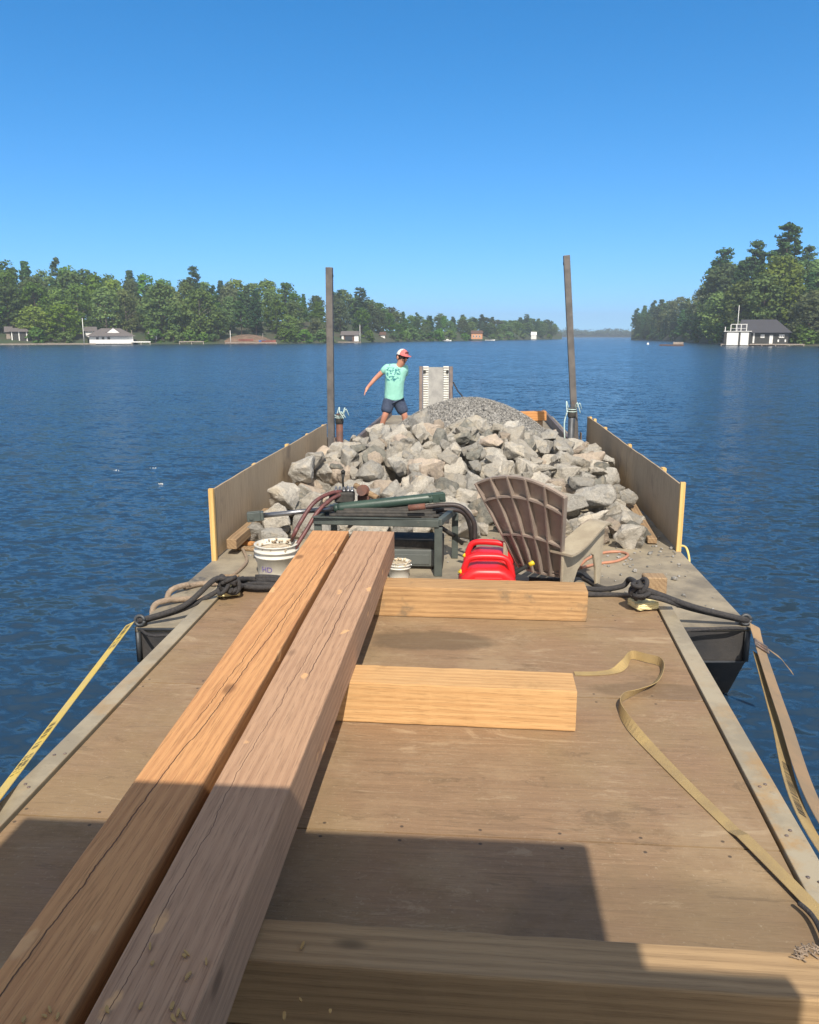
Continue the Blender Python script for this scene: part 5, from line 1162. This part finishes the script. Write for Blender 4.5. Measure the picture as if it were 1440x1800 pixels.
def dock(label, px0, px1, d, m='dock', z=.42, dep=2.4, th=.3, name='dock'):
    c, rz = frame((px0 + px1) / 2, d, 0); w = (px1 - px0) * d / F; t = thing(name, label, name.replace('_', ' '), c, rz, 'docks along the shores')
    bm = new(); box(bm, -w / 2, w / 2, -dep / 2, dep / 2, z - th, z); obj('boards', bm, m, t)
    bm = new(); q = max(2, int(w / 3))
    for i in range(q + 1): x = -w / 2 + .15 + (w - .3) * i / q; box(bm, x - .12, x + .12, -dep / 2 + .06, -dep / 2 + .3, -1, z - th - .003)
    obj('crib', bm, 'dock', t); return t
dock('long low dock left of the white boathouse', 60, 158, 253)
dock('dock below the white framed summer house at far left', 5, 56, 251)
dock('pale dock right of the low white boathouse', 232, 262, 257, 'white_paint', .9, 2)
dock('low stone coloured dock under the yellow-green tree', 316, 356, 262, 'dock', .9)
dock('long dock in front of the bare earth bank', 398, 484, 264, 'dock', .5)
dock('dock in front of the brown boathouse', 594, 634, 300)
dock('dock under the dark boathouse on the right shore', 1280, 1402, 226, 'dock', .55, 3)
rf = dock('swimming raft with a low box floating left of the right boathouse', 1163, 1201, 222, 'siding_brown', .35, 3, .3, 'swim_raft')
bm = new(); box(bm, .3, 2.8, -.9, .6, .353, .95, .05); obj('deck_box', bm, 'dock', rf)
def flagpole(label, px, ytop, d, z0=.4, m='white_paint'):
    c, rz = frame(px, d, z0); t = thing('flagpole', label, 'flagpole', c, 0, 'flagpoles on the left shore'); h = CZ + (590 - ytop) / F * d - z0
    bm = new(); lathe(bm, [(.13, 0), (.08, h), (.05, h + .02)], 8); obj('mast', bm, m, t); bm = new(); lathe(bm, [(.02, h + .02), (.14, h + .1), (.14, h + .18), (.02, h + .28)], 8); obj('finial', bm, m, t)
flagpole('white flagpole standing left of the low white boathouse', 147, 564, 256); flagpole('pale mast beside the brown boathouse', 633, 573, 302); flagpole('white post at the left end of the bare bank dock', 405, 583, 265); flagpole('grey post at the right end of the bare bank dock', 462, 588, 265, .4, 'dock'); flagpole('thin grey post right of the low white boathouse', 232, 583, 259, .4, 'dock')
# bare earth bank with canoes and chairs
bm = new(); rows = []
for i in range(21):
    px = 394 + 92 * i / 20; hgt = 2.6 * sin(pi * min(1, .08 + i / 21)) ** .6
    rows.append([bm.verts.new(at(px, 268 + o + noise.noise((px * .2, o, 0)) * .8) + Vector((0, 0, z * hgt + .1))) for o, z in ((-1, 0), (1.5, .25), (4, .7), (8, 1.0), (14, 1.1))])
for a, b in zip(rows, rows[1:]):
    for q in range(4): bm.faces.new((a[q], b[q], b[q + 1], a[q + 1]))
tag(obj('earth_bank', bm, simple('bank_soil', (.20, .125, .085), (.12, .085, .055), .95, .6, bump=.4, bscale=4)), kind='structure')
def boat(label, px, d, L, m, z=.0, rz_=0, name='small_boat', canopy=None, cat='boat'):
    c, rz = frame(px, d, z); t = thing(name, label, cat, c, rz + rz_)
    bm = new(); n = 9; rows = []
    for i in range(n):
        u = i / (n - 1); w_ = L * .16 * (1 - (u * 1.0) ** 3 * .95) ; sh = .12 * u * u * L * .3
        rows.append([bm.verts.new(p) for p in ((u * L - L / 2, -w_, .45 + sh), (u * L - L / 2, -w_ * .6, -.1), (u * L - L / 2, w_ * .6, -.1), (u * L - L / 2, w_, .45 + sh), (u * L - L / 2, w_ * .8, .40 + sh), (u * L - L / 2, w_ * .5, .12), (u * L - L / 2, -w_ * .5, .12), (u * L - L / 2, -w_ * .8, .40 + sh))])
    for a, b in zip(rows, rows[1:]):
        for q in range(8): bm.faces.new((a[q], a[(q + 1) % 8], b[(q + 1) % 8], b[q]))
    bm.faces.new(rows[0][::-1]); bm.faces.new(rows[-1]); obj('hull', bm, m, t)
    if canopy:
        bm = new(); box(bm, -L * .1, L * .18, -L * .10, L * .10, .46, .95, .08); obj('windscreen', bm, canopy, t)
boat('small white motor boat moored far left of the orange house', 786, 398, 4.2, 'white_paint', 0, 0, canopy='white_paint')
boat('small white motor boat moored right of the orange house', 862, 436, 5.0, 'white_paint', 0, .2, canopy='glass_dark')
boat('red canoe lying on the bare bank, left one', 432, 266, 4.6, 'red_paint', 1.0, .15, 'canoe', cat='canoe'); boat('red canoe lying on the dock end of the bare bank', 472, 264, 4.4, 'red_paint', .62, 0, 'canoe', cat='canoe'); boat('blue kayak drawn up near the right post of the bare bank', 461, 266, 2.2, 'blue_paint', .7, .4, 'kayak', cat='kayak')
p = onz(1140, 604.5, 0); bm = new(); lathe(bm, [(.05, -.3), (.3, -.1), (.35, .15), (.25, .4), (.08, .6)], 14); tag(obj('mooring_buoy', bm, 'white_paint', loc=(at(1140, 250).x, at(1140, 250).y, 0)), 'white mooring buoy on the open water left of the swimming raft', 'buoy')
for k, (px, py) in enumerate(((205, 827), (269, 823), (284, 851))):
    p = onz(px, py, 0); bm = new(); random.seed(k)
    for q in range(5): bmesh.ops.create_icosphere(bm, subdivisions=1, radius=random.uniform(.004, .013), matrix=Matrix.Translation((random.gauss(0, .05), random.gauss(0, .03), .004)))
    tag(obj('foam_fleck', bm, 'white_paint', loc=p), 'white fleck of foam floating on the water left of the barge', 'foam', 'foam flecks on the water')

# ---- lake air
t = NT('lake_haze'); v_ = t.n('VolumePrincipled', {'Color': (.80, .90, 1.0, 1), 'Density': .0005, 'Anisotropy': .2}); t.t.links.new(v_.outputs[0], t.out.inputs['Volume'])
bm = new(); box(bm, -1850, 1850, -200, 2260, -3, 60); tag(obj('haze', bm, t.m), 'thin pale summer haze over the lake', 'haze', kind='stuff')
